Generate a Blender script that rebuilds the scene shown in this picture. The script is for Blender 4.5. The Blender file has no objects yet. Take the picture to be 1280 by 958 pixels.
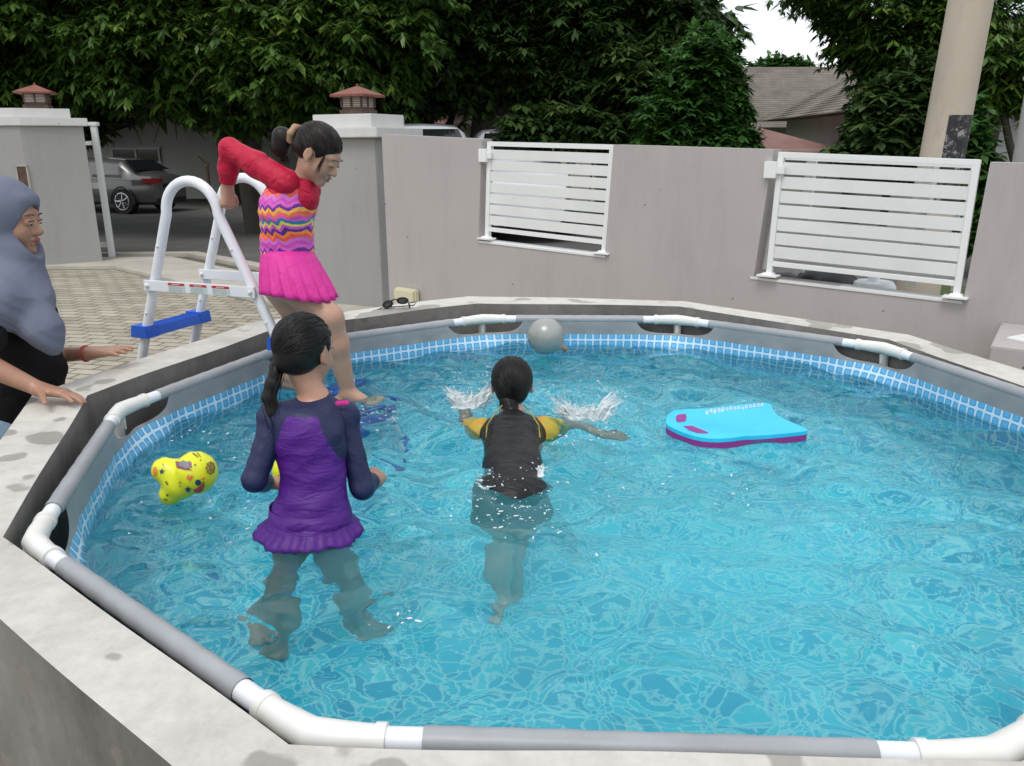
import bpy, bmesh, math, random
import numpy as np
from mathutils import Vector, Matrix
from mathutils.geometry import tessellate_polygon
random.seed(5); rng = np.random.default_rng(7)
S = bpy.context.scene; COL = S.collection
# ------------------------------------------------------------------ camera
FPX, PIT, ROL, CH = 1022.6, .2836, -.0063, 1.57
cF = np.array([0, math.cos(PIT), -math.sin(PIT)]); cR0 = np.array([1., 0, 0]); cU0 = np.cross(cR0, cF)
cR = cR0*math.cos(ROL)+cU0*math.sin(ROL); cU = -cR0*math.sin(ROL)+cU0*math.cos(ROL); cC = np.array([0, 0, CH])
cam = bpy.data.cameras.new('camera'); co = bpy.data.objects.new('camera', cam); COL.objects.link(co)
co.matrix_world = Matrix(((cR[0], cU[0], -cF[0], 0), (cR[1], cU[1], -cF[1], 0), (cR[2], cU[2], -cF[2], CH), (0, 0, 0, 1)))
cam.sensor_width = 36; cam.lens = 36*FPX/1280; cam.clip_end = 3000; cam.clip_start = .05; S.camera = co
def _ray(x, y): return cF+(x-640)/FPX*cR-(y-479)/FPX*cU
def P(x, y, Y): d = _ray(x, y); return Vector(cC+d*Y/d[1])            # point seen at photo pixel x, y, at distance Y
def PZ(x, y, z): d = _ray(x, y); return Vector(cC+d*(z-CH)/d[2])      # ... at height z
def PP(x, y, p, n):
    d = _ray(x, y); n = np.array(n, float); return Vector(cC+d*np.dot(np.array(p)-cC, n)/np.dot(d, n))
# ------------------------------------------------------------------ light
SUN_EL, SUN_AZ = math.radians(62), math.radians(200)
wd = bpy.data.worlds.new('World'); S.world = wd; wd.use_nodes = True
nt = wd.node_tree; nt.nodes.clear()
wo = nt.nodes.new('ShaderNodeOutputWorld'); bg = nt.nodes.new('ShaderNodeBackground'); bg.inputs[1].default_value = .13
sky = nt.nodes.new('ShaderNodeTexSky'); sky.sky_type = 'NISHITA'; sky.sun_disc = False; sky.sun_elevation = SUN_EL; sky.sun_rotation = SUN_AZ
tc = nt.nodes.new('ShaderNodeTexCoord'); mp = nt.nodes.new('ShaderNodeMapping'); mp.inputs['Scale'].default_value = (1, 1, 3.2)
nz = nt.nodes.new('ShaderNodeTexNoise'); nz.inputs['Scale'].default_value = 2.2; nz.inputs['Detail'].default_value = 6; nz.inputs['Roughness'].default_value = .55
rp = nt.nodes.new('ShaderNodeValToRGB'); rp.color_ramp.elements[0].position = .36; rp.color_ramp.elements[0].color = (.55, .55, .55, 1); rp.color_ramp.elements[1].position = .56; rp.color_ramp.elements[1].color = (1, 1, 1, 1)
cl = nt.nodes.new('ShaderNodeMix'); cl.data_type = 'RGBA'; cl.inputs['B'].default_value = (7.2, 7.4, 7.7, 1)
L = nt.links.new
L(tc.outputs['Generated'], mp.inputs[0]); L(mp.outputs[0], nz.inputs[0]); L(nz.outputs[0], rp.inputs[0]); L(rp.outputs[0], cl.inputs['Factor'])
L(sky.outputs[0], cl.inputs['A']); L(cl.outputs['Result'], bg.inputs[0]); L(bg.outputs[0], wo.inputs[0])
sl = bpy.data.lights.new('sun', 'SUN'); sl.energy = 1.3; sl.angle = math.radians(24); sl.color = (1, .97, .92)
so = bpy.data.objects.new('sun', sl); COL.objects.link(so)
so.rotation_euler = (Vector((math.sin(SUN_AZ)*math.cos(SUN_EL), math.cos(SUN_AZ)*math.cos(SUN_EL), math.sin(SUN_EL)))).to_track_quat('Z', 'Y').to_euler()
vs = S.view_settings; vs.view_transform = 'Standard'; vs.look = 'None'; vs.exposure = 0.24; vs.gamma = 1; vs.use_curve_mapping = False
cy = S.cycles; cy.max_bounces = 10; cy.diffuse_bounces = 4; cy.glossy_bounces = 4; cy.transmission_bounces = 8; cy.transparent_max_bounces = 12
cy.caustics_refractive = True; cy.caustics_reflective = False; cy.blur_glossy = .3; cy.use_denoising = True; cy.sample_clamp_indirect = 6
# ------------------------------------------------------------------ materials
def col4(c): return (c[0], c[1], c[2], 1)
def rgb8(r, g, b):
    f = lambda v: (v/255/12.92) if v/255 < .04045 else ((v/255+.055)/1.055)**2.4
    return (f(r), f(g), f(b))
class M:
    def __init__(s, name, color=(.5, .5, .5), rough=.6, metal=0, spec=.5, **kw):
        s.m = bpy.data.materials.new(name); s.m.use_nodes = True; s.t = s.m.node_tree; s.b = s.t.nodes['Principled BSDF']
        s.b.inputs['Base Color'].default_value = col4(color); s.b.inputs['Roughness'].default_value = rough
        s.b.inputs['Metallic'].default_value = metal; s.b.inputs['Specular IOR Level'].default_value = spec
        s.tc = None
    def n(s, typ, **kw):
        nd = s.t.nodes.new('ShaderNode'+typ)
        for k, v in kw.items():
            if k.startswith('_'): setattr(nd, k[1:], v)
            else: nd.inputs[k].default_value = v
        return nd
    def l(s, a, b): s.t.links.new(a, b); return s
    def coord(s, scale=(1, 1, 1), kind='Object', rot=(0, 0, 0)):
        if not s.tc: s.tc = s.n('TexCoord')
        mp = s.n('Mapping'); mp.inputs['Scale'].default_value = scale; mp.inputs['Rotation'].default_value = rot
        s.l(s.tc.outputs[kind], mp.inputs[0]); return mp.outputs[0]
    def noise(s, scale=5, detail=4, rough=.6, sc=(1, 1, 1), dist=0, kind='Object'):
        nd = s.n('TexNoise', Scale=scale, Detail=detail, Roughness=rough, Distortion=dist); s.l(s.coord(sc, kind), nd.inputs['Vector']); return nd.outputs[0]
    def ramp(s, fac, stops, interp='LINEAR'):
        nd = s.n('ValToRGB'); cr = nd.color_ramp; cr.interpolation = interp
        while len(cr.elements) < len(stops): cr.elements.new(.5)
        for e, (p, c) in zip(cr.elements, stops): e.position = p; e.color = col4(c) if len(c) == 3 else c
        s.l(fac, nd.inputs[0]); return nd.outputs[0]
    def mix(s, fac, a, b, typ='MIX'):
        nd = s.n('Mix', _data_type='RGBA', _blend_type=typ)
        for v, k in ((fac, 'Factor'), (a, 'A'), (b, 'B')):
            if hasattr(v, 'links'): s.l(v, nd.inputs[k])
            elif k == 'Factor': nd.inputs[k].default_value = v
            else: nd.inputs[k].default_value = col4(v)
        return nd.outputs['Result']
    def math(s, op, a, b=None, c=None):
        nd = s.n('Math', _operation=op)
        for i, v in enumerate((a, b, c)):
            if v is None: continue
            if hasattr(v, 'links'): s.l(v, nd.inputs[i])
            else: nd.inputs[i].default_value = v
        return nd.outputs[0]
    def color(s, sock): s.l(sock, s.b.inputs['Base Color']); return s
    def rough(s, sock): s.l(sock, s.b.inputs['Roughness']); return s
    def bump(s, h, strength=.3, dist=.01):
        nd = s.n('Bump', Strength=strength, Distance=dist); s.l(h, nd.inputs['Height'])
        if s.b.inputs['Normal'].links: s.l(s.b.inputs['Normal'].links[0].from_socket, nd.inputs['Normal'])
        s.l(nd.outputs[0], s.b.inputs['Normal']); return s
def vary(name, c1, c2, scale=4, rough=.7, bump=.2, bscale=40, bd=.003, sc=(1, 1, 1), **kw):
    m = M(name, c1, rough, **kw); m.color(m.ramp(m.noise(scale, 6, .65, sc), [(.3, c1), (.7, c2)]))
    if bump: m.bump(m.noise(bscale, 4, .6, sc), bump, bd)
    return m
MT = {}
def smat(name, c, rough=.5, **kw): MT[name] = M(name, c, rough, **kw).m; return MT[name]
smat('white_paint', (.80, .81, .80), .45); smat('black_plastic', (.015, .015, .018), .35); smat('chrome', (.6, .6, .62), .25, metal=1)
smat('dark_glass', (.012, .014, .016), .06); smat('tyre', (.02, .02, .02), .8); smat('red_lamp', (.30, .012, .012), .15)
m = vary('white_plastic', (.74, .77, .82), (.80, .82, .85), 6, .33, .05, 60); MT['white_plastic'] = m.m
m = vary('connector_plastic', (.76, .76, .72), (.70, .69, .64), 9, .4, .08, 60); MT['connector'] = m.m
m = vary('dirty_white', (.78, .79, .78), (.70, .71, .69), 3, .5, .05, 40); MT['dirty_white'] = m.m
# grey pool sleeve
m = M('grey_vinyl', (.27, .29, .31), .42); m.color(m.ramp(m.noise(7, 5), [(.35, (.29, .30, .315)), (.7, (.35, .365, .38))])); m.bump(m.noise(14, 4, .6), .25, .006); MT['sleeve'] = m.m
# wall render
def wallmat(name, c, stain=True):
    m = M(name, c, .85); a = m.ramp(m.noise(.8, 5, .6), [(.3, tuple(v*.93 for v in c)), (.7, tuple(v*1.05 for v in c))])
    sp = m.n('TexVoronoi', Scale=5.0, Randomness=1.0); m.l(m.coord(), sp.inputs['Vector'])
    msk = m.ramp(sp.outputs['Distance'], [(.028, (1, 1, 1)), (.04, (0, 0, 0))])
    st = m.noise(2.2, 7, .8, (1, 1, .16)); stm = m.ramp(st, [(.48, (0, 0, 0)), (.75, (.55, .55, .55))])
    a = m.mix(stm, a, tuple(v*.72 for v in c)); m.color(m.mix(msk, a, (.12, .11, .1))); m.bump(m.noise(90, 5, .7), .25, .003); m.bump(m.noise(4, 3, .6), .12, .02); return m.m
MT['wall'] = wallmat('mauve_grey_render', (.435, .402, .388)); MT['pillar'] = wallmat('grey_render', (.33, .325, .315)); MT['wall_white'] = wallmat('offwhite_render', (.62, .62, .60))
MT['cream'] = wallmat('cream_render', (.50, .50, .44)); MT['darkcream'] = wallmat('grey_cream_render', (.62, .62, .58))
# concrete surround
m = M('cast_concrete', (.45, .44, .42), .8)
a = m.ramp(m.noise(2.2, 8, .7), [(.25, (.44, .42, .375)), (.5, (.585, .56, .51)), (.75, (.66, .635, .585))])
b_ = m.ramp(m.noise(14, 6, .75), [(.35, (.72, .72, .72)), (.6, (1, 1, 1))]); a = m.mix(.55, a, b_, 'MULTIPLY')
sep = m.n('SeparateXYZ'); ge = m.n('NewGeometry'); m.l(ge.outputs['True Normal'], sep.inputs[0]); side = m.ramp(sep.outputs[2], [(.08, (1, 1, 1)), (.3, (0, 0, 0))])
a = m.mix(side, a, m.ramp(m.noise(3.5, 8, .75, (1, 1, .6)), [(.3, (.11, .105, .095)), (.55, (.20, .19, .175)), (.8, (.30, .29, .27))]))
# wet splash patches on the flat top
wn_ = m.n('TexNoise', Scale=3.1, Detail=3, Roughness=.5); m.l(m.coord(), wn_.inputs['Vector'])
vo = m.n('TexVoronoi', Scale=7.5, Randomness=1.0); wv = m.n('VectorMath', _operation='ADD'); wn2 = m.n('TexNoise', Scale=9, Detail=3); m.l(m.coord(), wn2.inputs['Vector'])
sc_ = m.n('VectorMath', _operation='SCALE'); sc_.inputs['Scale'].default_value = .09; m.l(wn2.outputs['Color'], sc_.inputs[0]); m.l(m.coord(), wv.inputs[0]); m.l(sc_.outputs[0], wv.inputs[1]); m.l(wv.outputs[0], vo.inputs['Vector'])
thr = m.math('MULTIPLY', m.math('SUBTRACT', wn_.outputs[0], .41), 2.4)
wet = m.math('MULTIPLY', m.math('SUBTRACT', thr, vo.outputs['Distance']), 16); wet = m.ramp(wet, [(0, (0, 0, 0)), (1, (1, 1, 1))])
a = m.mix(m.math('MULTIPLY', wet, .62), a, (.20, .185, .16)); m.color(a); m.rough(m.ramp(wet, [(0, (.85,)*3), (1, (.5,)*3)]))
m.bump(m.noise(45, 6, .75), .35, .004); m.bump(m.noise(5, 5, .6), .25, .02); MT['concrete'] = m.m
# leaves
def leafmat(name, c1, c2, c3, rough=.42):
    m = M(name, c1, rough, spec=.4); at = m.n('Attribute', _attribute_name='tint'); m.color(m.ramp(at.outputs['Fac'], [(0, c1), (.6, c2), (1, c3)]))
    tr = m.n('BsdfTranslucent'); m.l(m.b.inputs['Base Color'].links[0].from_socket, tr.inputs[0]); ms = m.n('MixShader'); ms.inputs[0].default_value = .36
    m.l(m.b.outputs[0], ms.inputs[1]); m.l(tr.outputs[0], ms.inputs[2]); m.l(ms.outputs[0], m.t.nodes['Material Output'].inputs[0]); MT[name] = m.m
leafmat('leaf_mango', (.04, .09, .016), (.09, .18, .03), (.24, .34, .06)); leafmat('leaf_dark', (.026, .058, .016), (.055, .11, .026), (.12, .19, .05))
leafmat('leaf_bright', (.03, .085, .016), (.055, .15, .028), (.10, .22, .05)); leafmat('leaf_olive', (.035, .055, .022), (.06, .09, .03), (.14, .17, .06))
m = vary('bark', (.045, .038, .03), (.10, .085, .065), 6, .9, .8, 30, .02, (1, 1, .25)); MT['bark'] = m.m
# fabric helper
def fabric(name, c, c2=None, rough=.75, wr=.35, wscale=9, sc=(1, 1, 2.2), spec=.25, sheen=0):
    m = M(name, c, rough, spec=spec); c2 = c2 or tuple(v*.82 for v in c); m.color(m.ramp(m.noise(6, 4), [(.3, c2), (.7, c)]))
    m.bump(m.noise(wscale, 3, .55, sc, .8), wr, .03); m.bump(m.noise(500, 2, .5), .12, .001); MT[name] = m.m; return m
def skinmat(name, c):
    m = M(name, c, .38, spec=.45); m.color(m.ramp(m.noise(13, 6, .7), [(.3, tuple(v*f for v, f in zip(c, (.9, .84, .82)))), (.7, c)]))
    m.b.inputs['Subsurface Weight'].default_value = .12; m.b.inputs['Subsurface Radius'].default_value = (.02, .008, .005); m.b.inputs['Subsurface Scale'].default_value = .4
    m.bump(m.noise(160, 3), .08, .001); MT[name] = m.m
skinmat('skin_tan', (.47, .265, .18)); skinmat('skin_brown', (.40, .225, .15)); skinmat('skin_light', (.50, .30, .215))
def hairmat(name, c, sc):
    m = M(name, c, .42, spec=.28); st = m.noise(70, 3, .6, sc); m.color(m.ramp(st, [(.3, tuple(v*.4 for v in c)), (.75, tuple(v*1.6 for v in c))])); m.bump(st, .35, .004); MT[name] = m.m
hairmat('hair_black', (.008, .007, .0065), (1, 1, .18)); hairmat('hair_brown', (.014, .010, .008), (1, .3, 1))
# ------------------------------------------------------------------ object helpers
def tag(o, label=None, cat=None, group=None, kind=None):
    if label: o['label'] = label
    if cat: o['category'] = cat
    if group: o['group'] = group
    if kind: o['kind'] = kind
    return o
def link(name, me, mats=None, parent=None):
    o = bpy.data.objects.new(name, me); COL.objects.link(o)
    for mm in (mats if isinstance(mats, (list, tuple)) else [mats] if mats else []): me.materials.append(MT[mm] if isinstance(mm, str) else mm)
    if parent:
        o.parent = parent; o.matrix_parent_inverse = parent.matrix_basis.inverted()
    return o
def empty(name, loc, label, cat, group=None):
    o = bpy.data.objects.new(name, None); COL.objects.link(o); o.location = loc; o.empty_display_size = .1; return tag(o, label, cat, group)
def smooth(me, ang=None):
    me.polygons.foreach_set('use_smooth', [True]*len(me.polygons))
    if ang: me.set_sharp_from_angle(angle=math.radians(ang))
class MB:
    def __init__(s): s.v = []; s.f = []; s.mi = []; s.cur = 0
    def add(s, vs, fs):
        o = len(s.v); s.v += [tuple(v) for v in vs]; s.f += [tuple(i+o for i in f) for f in fs]; s.mi += [s.cur]*len(fs); return s
    def box(s, c, sz, rz=0, top=1.0):
        h = Vector(sz)/2; R = Matrix.Rotation(rz, 3, 'Z'); c = Vector(c); vs = []
        for z in (-1, 1):
            k = top if z > 0 else 1
            for x, y in ((-1, -1), (1, -1), (1, 1), (-1, 1)): vs.append(c+R@Vector((x*h.x*k, y*h.y*k, z*h.z)))
        return s.add(vs, [(3, 2, 1, 0), (4, 5, 6, 7), (0, 1, 5, 4), (1, 2, 6, 5), (2, 3, 7, 6), (3, 0, 4, 7)])
    def hexa(s, q, d):          # quad q (4 points) extruded by vector d
        d = Vector(d); q = [Vector(p) for p in q]; return s.add(q+[p+d for p in q], [(3, 2, 1, 0), (4, 5, 6, 7), (0, 1, 5, 4), (1, 2, 6, 5), (2, 3, 7, 6), (3, 0, 4, 7)])
    def tube(s, pts, r, n=12, cap=True, sq=1.0):
        pts = [Vector(p) for p in pts]; rs = r if isinstance(r, (list, tuple)) else [r]*len(pts); vs = []; fs = []; up = None
        for i, p in enumerate(pts):
            t = (pts[min(i+1, len(pts)-1)]-pts[max(i-1, 0)]).normalized()
            if up is None: up = Vector((0, 0, 1)) if abs(t.z) < .9 else Vector((1, 0, 0))
            a = t.cross(up).normalized(); b = a.cross(t).normalized(); up = b
            for k in range(n):
                w = 2*math.pi*k/n; vs.append(p+a*math.cos(w)*rs[i]+b*math.sin(w)*rs[i]*sq)
        for i in range(len(pts)-1):
            for k in range(n): k2 = (k+1) % n; fs.append((i*n+k, i*n+k2, (i+1)*n+k2, (i+1)*n+k))
        if cap: fs.append(tuple(range(n))[::-1]); fs.append(tuple((len(pts)-1)*n+k for k in range(n)))
        return s.add(vs, fs)
    def ball(s, c, r, nu=16, nv=10, R=None):
        c = Vector(c); r = (r,)*3 if not hasattr(r, '__len__') else r; vs = []; fs = []
        for j in range(nv+1):
            th = math.pi*j/nv
            for i in range(nu):
                ph = 2*math.pi*i/nu; v = Vector((r[0]*math.sin(th)*math.cos(ph), r[1]*math.sin(th)*math.sin(ph), r[2]*math.cos(th))); vs.append(c+(R@v if R else v))
        for j in range(nv):
            for i in range(nu): i2 = (i+1) % nu; fs.append((j*nu+i, (j+1)*nu+i, (j+1)*nu+i2, j*nu+i2))
        return s.add(vs, fs)
    def prism(s, poly, d):      # planar polygon (may be concave) extruded by d
        bm = bmesh.new(); d = Vector(d); a = [bm.verts.new(p) for p in poly]; b = [bm.verts.new(Vector(p)+d) for p in poly]; n = len(poly)
        for i in range(n): bm.faces.new((a[i], a[(i+1) % n], b[(i+1) % n], b[i]))
        for t3 in tessellate_polygon([[Vector(p) for p in poly]]): bm.faces.new([a[i] for i in t3][::-1]); bm.faces.new([b[i] for i in t3])
        bm.verts.index_update(); s.add([v.co for v in bm.verts], [[v.index for v in f.verts] for f in bm.faces]); bm.free(); return s
    def build(s, name, mats, parent=None, sm=None, bev=0, clean=True):
        me = bpy.data.meshes.new(name); me.from_pydata(s.v, [], s.f); me.polygons.foreach_set('material_index', s.mi)
        bm = bmesh.new(); bm.from_mesh(me)
        if clean: bmesh.ops.remove_doubles(bm, verts=bm.verts, dist=1e-6)
        bmesh.ops.recalc_face_normals(bm, faces=bm.faces)
        if bev: bmesh.ops.bevel(bm, geom=[e for e in bm.edges if len(e.link_faces) == 2 and e.calc_face_angle(0) > .6], offset=bev, segments=2, affect='EDGES', clamp_overlap=True)
        bm.to_mesh(me); bm.free()
        if sm: smooth(me, sm)
        return link(name, me, mats, parent)
# ------------------------------------------------------------------ signed distance modelling (surface nets)
def V3(p): return np.array([p[0], p[1], p[2]], float)
class SDF:
    def __init__(s): s.p = []
    def cone(s, a, b, ra, rb, k=.02, n=None, q=1., op=1):   # tapered capsule, squeezed along n by q
        s.p.append(('c', V3(a), V3(b), ra, rb, k, None if n is None else V3(n)/np.linalg.norm(V3(n)), q, op)); return s
    def ell(s, c, r, R=None, k=.02, op=1):
        s.p.append(('e', V3(c), np.array(r, float)*np.ones(3), np.eye(3) if R is None else np.array(R, float), k, op)); return s
    def cut(s, c, n): s.p.append(('k', V3(c), V3(n)/np.linalg.norm(V3(n)))); return s
    def fn(s, f): s.p.append(('f', f)); return s
    def mesh(s, res=.005, grow=0., relax=2):
        lo = []; hi = []
        for p in s.p:
            if p[0] == 'c' and p[8] > 0: r = max(p[3], p[4]); lo += [np.minimum(p[1], p[2])-r]; hi += [np.maximum(p[1], p[2])+r]
            if p[0] == 'e' and p[5] > 0: e = np.abs(p[3])@p[2]; lo += [p[1]-e]; hi += [p[1]+e]
        lo = np.min(lo, 0)-.02-grow; hi = np.max(hi, 0)+.02+grow; n = np.ceil((hi-lo)/res).astype(int)+1
        ax = [lo[i]+res*np.arange(n[i]) for i in range(3)]; D = np.full(n, .06, np.float32)
        def region(a, b):
            i0 = np.clip(np.floor((a-lo)/res).astype(int), 0, n-1); i1 = np.clip(np.ceil((b-lo)/res).astype(int)+1, 1, n); return tuple(slice(i0[i], i1[i]) for i in range(3))
        def grid(sl): return np.stack(np.meshgrid(*[ax[i][sl[i]] for i in range(3)], indexing='ij'), -1)
        for p in s.p:
            if p[0] == 'c':
                _, a, b, ra, rb, k, nn, q, op = p; m = max(ra, rb)+.05+grow; sl = region(np.minimum(a, b)-m, np.maximum(a, b)+m); X = grid(sl)-a; ab = b-a
                if nn is not None: X = X+(X@nn)[..., None]*nn*(1/q-1); ab = ab+(ab@nn)*nn*(1/q-1)
                t = np.clip((X@ab)/max(ab@ab, 1e-9), 0, 1); d = np.linalg.norm(X-t[..., None]*ab, axis=-1)-(ra+(rb-ra)*t)
                if nn is not None: d = d*min(1, .5+q*.5)
            elif p[0] == 'e':
                _, c, r, R, k, op = p; e = np.abs(R)@r+.05+grow; sl = region(c-e, c+e); X = (grid(sl)-c)@R; k0 = np.linalg.norm(X/r, axis=-1); k1 = np.linalg.norm(X/(r*r), axis=-1); d = k0*(k0-1)/np.maximum(k1, 1e-6)
            elif p[0] == 'k':
                X = grid((slice(None),)*3)-p[1]; D = np.maximum(D, X@p[2]-grow if False else X@p[2]); continue
            else: D = p[1](grid((slice(None),)*3), D).astype(np.float32); continue
            d = d-grow*(op > 0); A = D[sl]
            if op > 0: h = np.clip(.5+.5*(A-d)/k, 0, 1); D[sl] = A+(d-A)*h-k*h*(1-h)
            else: h = np.clip(.5-.5*(A+d)/k, 0, 1); D[sl] = A*(1-h)-d*h+k*h*(1-h)
        D = np.where(np.abs(D) < 1e-6, 1e-6, D); I = D < 0
        c = [(i, j, k) for i in (0, 1) for j in (0, 1) for k in (0, 1)]; sub = lambda A, o: A[o[0]:n[0]-1+o[0], o[1]:n[1]-1+o[1], o[2]:n[2]-1+o[2]]
        cnt = sum(sub(I, o).astype(np.int8) for o in c); act = (cnt > 0) & (cnt < 8); idx = np.argwhere(act); vid = np.full(act.shape, -1, np.int32); vid[act] = np.arange(len(idx))
        acc = np.zeros((len(idx), 3)); w = np.zeros(len(idx))
        for a_ in c:
            for axi in range(3):
                if a_[axi]: continue
                b_ = list(a_); b_[axi] = 1; da = D[tuple((idx+a_).T)]; db = D[tuple((idx+b_).T)]; mk = (da < 0) != (db < 0); t = np.where(mk, da/np.where(mk, da-db, 1), 0)
                pt = np.array(a_, float)+np.zeros((len(idx), 3)); pt[:, axi] += t; acc[mk] += pt[mk]; w[mk] += 1
        Vt = lo+res*(idx+acc/w[:, None]); Q = []
        for axi in range(3):
            o = [0, 0, 0]; o[axi] = 1; A = I[:n[0]-o[0], :n[1]-o[1], :n[2]-o[2]]; B = I[o[0]:, o[1]:, o[2]:]; E_ = np.argwhere(A != B); u, v = (axi+1) % 3, (axi+2) % 3
            ok = (E_[:, u] > 0) & (E_[:, v] > 0) & (E_[:, u] < n[u]-1) & (E_[:, v] < n[v]-1); E_ = E_[ok]; du = np.eye(3, dtype=int)[u]; dv = np.eye(3, dtype=int)[v]
            q = np.stack([vid[tuple((E_-du-dv).T)], vid[tuple((E_-dv).T)], vid[tuple(E_.T)], vid[tuple((E_-du).T)]], 1); ins = A[tuple(E_.T)]; q[~ins] = q[~ins][:, ::-1]; Q.append(q)
        Q = np.concatenate(Q); Q = Q[(Q >= 0).all(1)]
        for _ in range(relax):
            sm = np.zeros_like(Vt); ct = np.zeros(len(Vt))
            for i, j in ((0, 1), (1, 2), (2, 3), (3, 0)): np.add.at(sm, Q[:, i], Vt[Q[:, j]]); np.add.at(sm, Q[:, j], Vt[Q[:, i]]); np.add.at(ct, Q[:, i], 1); np.add.at(ct, Q[:, j], 1)
            Vt = Vt*.5+.5*sm/ct[:, None]
        return Vt, Q
    def build(s, name, mats, parent=None, res=.005, grow=0., relax=2, disp=None, pick=None, extra=None):
        Vt, Q = s.mesh(res, grow, relax)
        if disp is not None: Vt = disp(Vt)
        me = bpy.data.meshes.new(name); nV = len(Vt); me.from_pydata(Vt.tolist()+([tuple(v) for v in extra.v] if extra else []), [], Q.tolist()+([tuple(i+nV for i in f) for f in extra.f] if extra else [])); me.update(); smooth(me)
        if pick is not None: me.polygons.foreach_set('material_index', pick(Vt[Q].mean(1)).astype(int))
        return link(name, me, mats, parent)
# ------------------------------------------------------------------ ground, road, paving
def sheet(name, pts, m, z, label=None):
    me = bpy.data.meshes.new(name); me.from_pydata([(p[0], p[1], z) for p in pts], [], [tuple(range(len(pts)))]); return tag(link(name, me, m), kind='structure')
m = vary('earth', (.10, .085, .06), (.16, .14, .10), 1.2, .95, .5, 12, .03); MT['earth'] = m.m
m = vary('asphalt', (.085, .083, .08), (.14, .135, .125), .7, .9, .5, 120, .006); MT['asphalt'] = m.m
m = M('brick_paving', (.4, .36, .28), .85)
bt = m.n('TexBrick', _offset=.5, Scale=1.0); bt.inputs['Brick Width'].default_value = .23; bt.inputs['Row Height'].default_value = .125; bt.inputs['Mortar Size'].default_value = .011; bt.inputs['Mortar Smooth'].default_value = .4
bt.inputs['Color1'].default_value = col4((.33, .295, .235)); bt.inputs['Color2'].default_value = col4((.44, .40, .325)); bt.inputs['Mortar'].default_value = col4((.12, .105, .07))
dst = m.n('TexNoise', Scale=3, Detail=2); m.l(m.coord(), dst.inputs['Vector']); sc_ = m.n('VectorMath', _operation='SCALE'); sc_.inputs['Scale'].default_value = .03; m.l(dst.outputs['Color'], sc_.inputs[0])
ad = m.n('VectorMath', _operation='ADD'); m.l(m.coord(rot=(0, 0, .22)), ad.inputs[0]); m.l(sc_.outputs[0], ad.inputs[1]); m.l(ad.outputs[0], bt.inputs['Vector'])
a = m.mix(.8, bt.outputs['Color'], m.ramp(m.noise(2.2, 7, .75), [(.3, (.58, .57, .54)), (.52, (.92, .92, .9)), (.7, (1.1, 1.08, 1.05))]), 'MULTIPLY'); m.color(a); m.bump(bt.outputs['Fac'], -.6, .012); m.bump(m.noise(60, 4), .3, .004); MT['paving'] = m.m
m = vary('kerb_concrete', (.36, .335, .28), (.50, .47, .40), 2.2, .9, .4, 50, .005); MT['kerb'] = m.m
m = vary('grass_ground', (.05, .085, .02), (.10, .13, .04), 6, .95, .8, 60, .04); MT['grassg'] = m.m
sheet('ground', [(-900, -300), (900, -300), (900, 1500), (-900, 1500)], 'earth', 0)
K0, K1, K2, K3 = PZ(60, 345, 0), PZ(560, 420, 0), PZ(140, 325, 0), PZ(520, 385, 0)
sheet('driveway_paving', [(-7.5, -2), (4.4, -2), (4.4, 3.2), (-1.0, 7.3), (-2.3, 8.05), (-5.3, 10.9), (-7.5, 10.9)], 'paving', .004)
ks = MB(); ks.box((0, 0, 0), (1, 1, 1)); 
kb = MB(); q = [(-7.5, 10.92, 0), (-5.3, 10.92, 0), (-2.3, 8.07, 0), (-.9, 7.4, 0), (-.6, 8.3, 0), (-2.0, 9.0, 0), (-4.9, 11.85, 0), (-7.5, 11.85, 0)]
kb.prism(q, (0, 0, .05)); tag(kb.build('kerb_strip', 'kerb', bev=.006), kind='structure')
kb = MB(); q = [(-7.5, 12.15, 0), (-4.8, 12.15, 0), (-1.9, 9.3, 0), (-.4, 8.6, 0), (-.3, 8.75, 0), (-1.8, 9.5, 0), (-4.7, 12.35, 0), (-7.5, 12.35, 0)]
kb.prism(q, (0, 0, .06)); tag(kb.build('drain_kerb', 'kerb', bev=.006), kind='structure')
sheet('road', [(-40, 12.4), (-4.7, 12.4), (-1.8, 9.55), (3.0, 6.2), (12, -2), (26, -2), (14, 12), (4, 18.5), (-8, 24), (-16, 28), (-40, 36)], 'asphalt', .006)
sheet('verge', [(-40, 36.1), (-16, 28.1), (-8, 24.1), (4, 18.6), (14, 12.1), (26, -1.9), (60, 0), (60, 60), (-40, 60)], 'grassg', .003)
# ------------------------------------------------------------------ boundary wall with openings
W0 = np.array([2.502, 4.554, 0]); WD = Vector((-.798, .603, 0)); WN = Vector((.603, .798, 0))
def W(x, y): return PP(x, y, W0, WN)
def drop(p, z): return Vector((p.x, p.y, z))
outl = [W(477, 168), W(602, 174), W(598, 301), W(756, 320), W(767, 181), W(967, 187), W(942, 346), W(1204, 377), W(1238, 203), W(1420, 209)]
tl, tr = outl[0], outl[-1]
m = MB(); m.prism([drop(tl, 0)]+outl+[drop(tr, 0)], WN*.13); bw = m.build('boundary_wall', 'wall')
tag(bw, 'long mauve-grey rendered boundary wall with two notches behind the pool', 'wall')
m = MB()
for a_, b_ in ((( 599, 301.5), (757, 320.5)), ((938, 346.5), (1203, 377.5))):
    p, q = W(*a_), W(*b_); m.hexa([p-WN*.006+Vector((0, 0, -.012)), q-WN*.006+Vector((0, 0, -.012)), q-WN*.006+Vector((0, 0, .004)), p-WN*.006+Vector((0, 0, .004))], WN*.13)
m.build('sill', 'dirty_white', bw, bev=.001)
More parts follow.
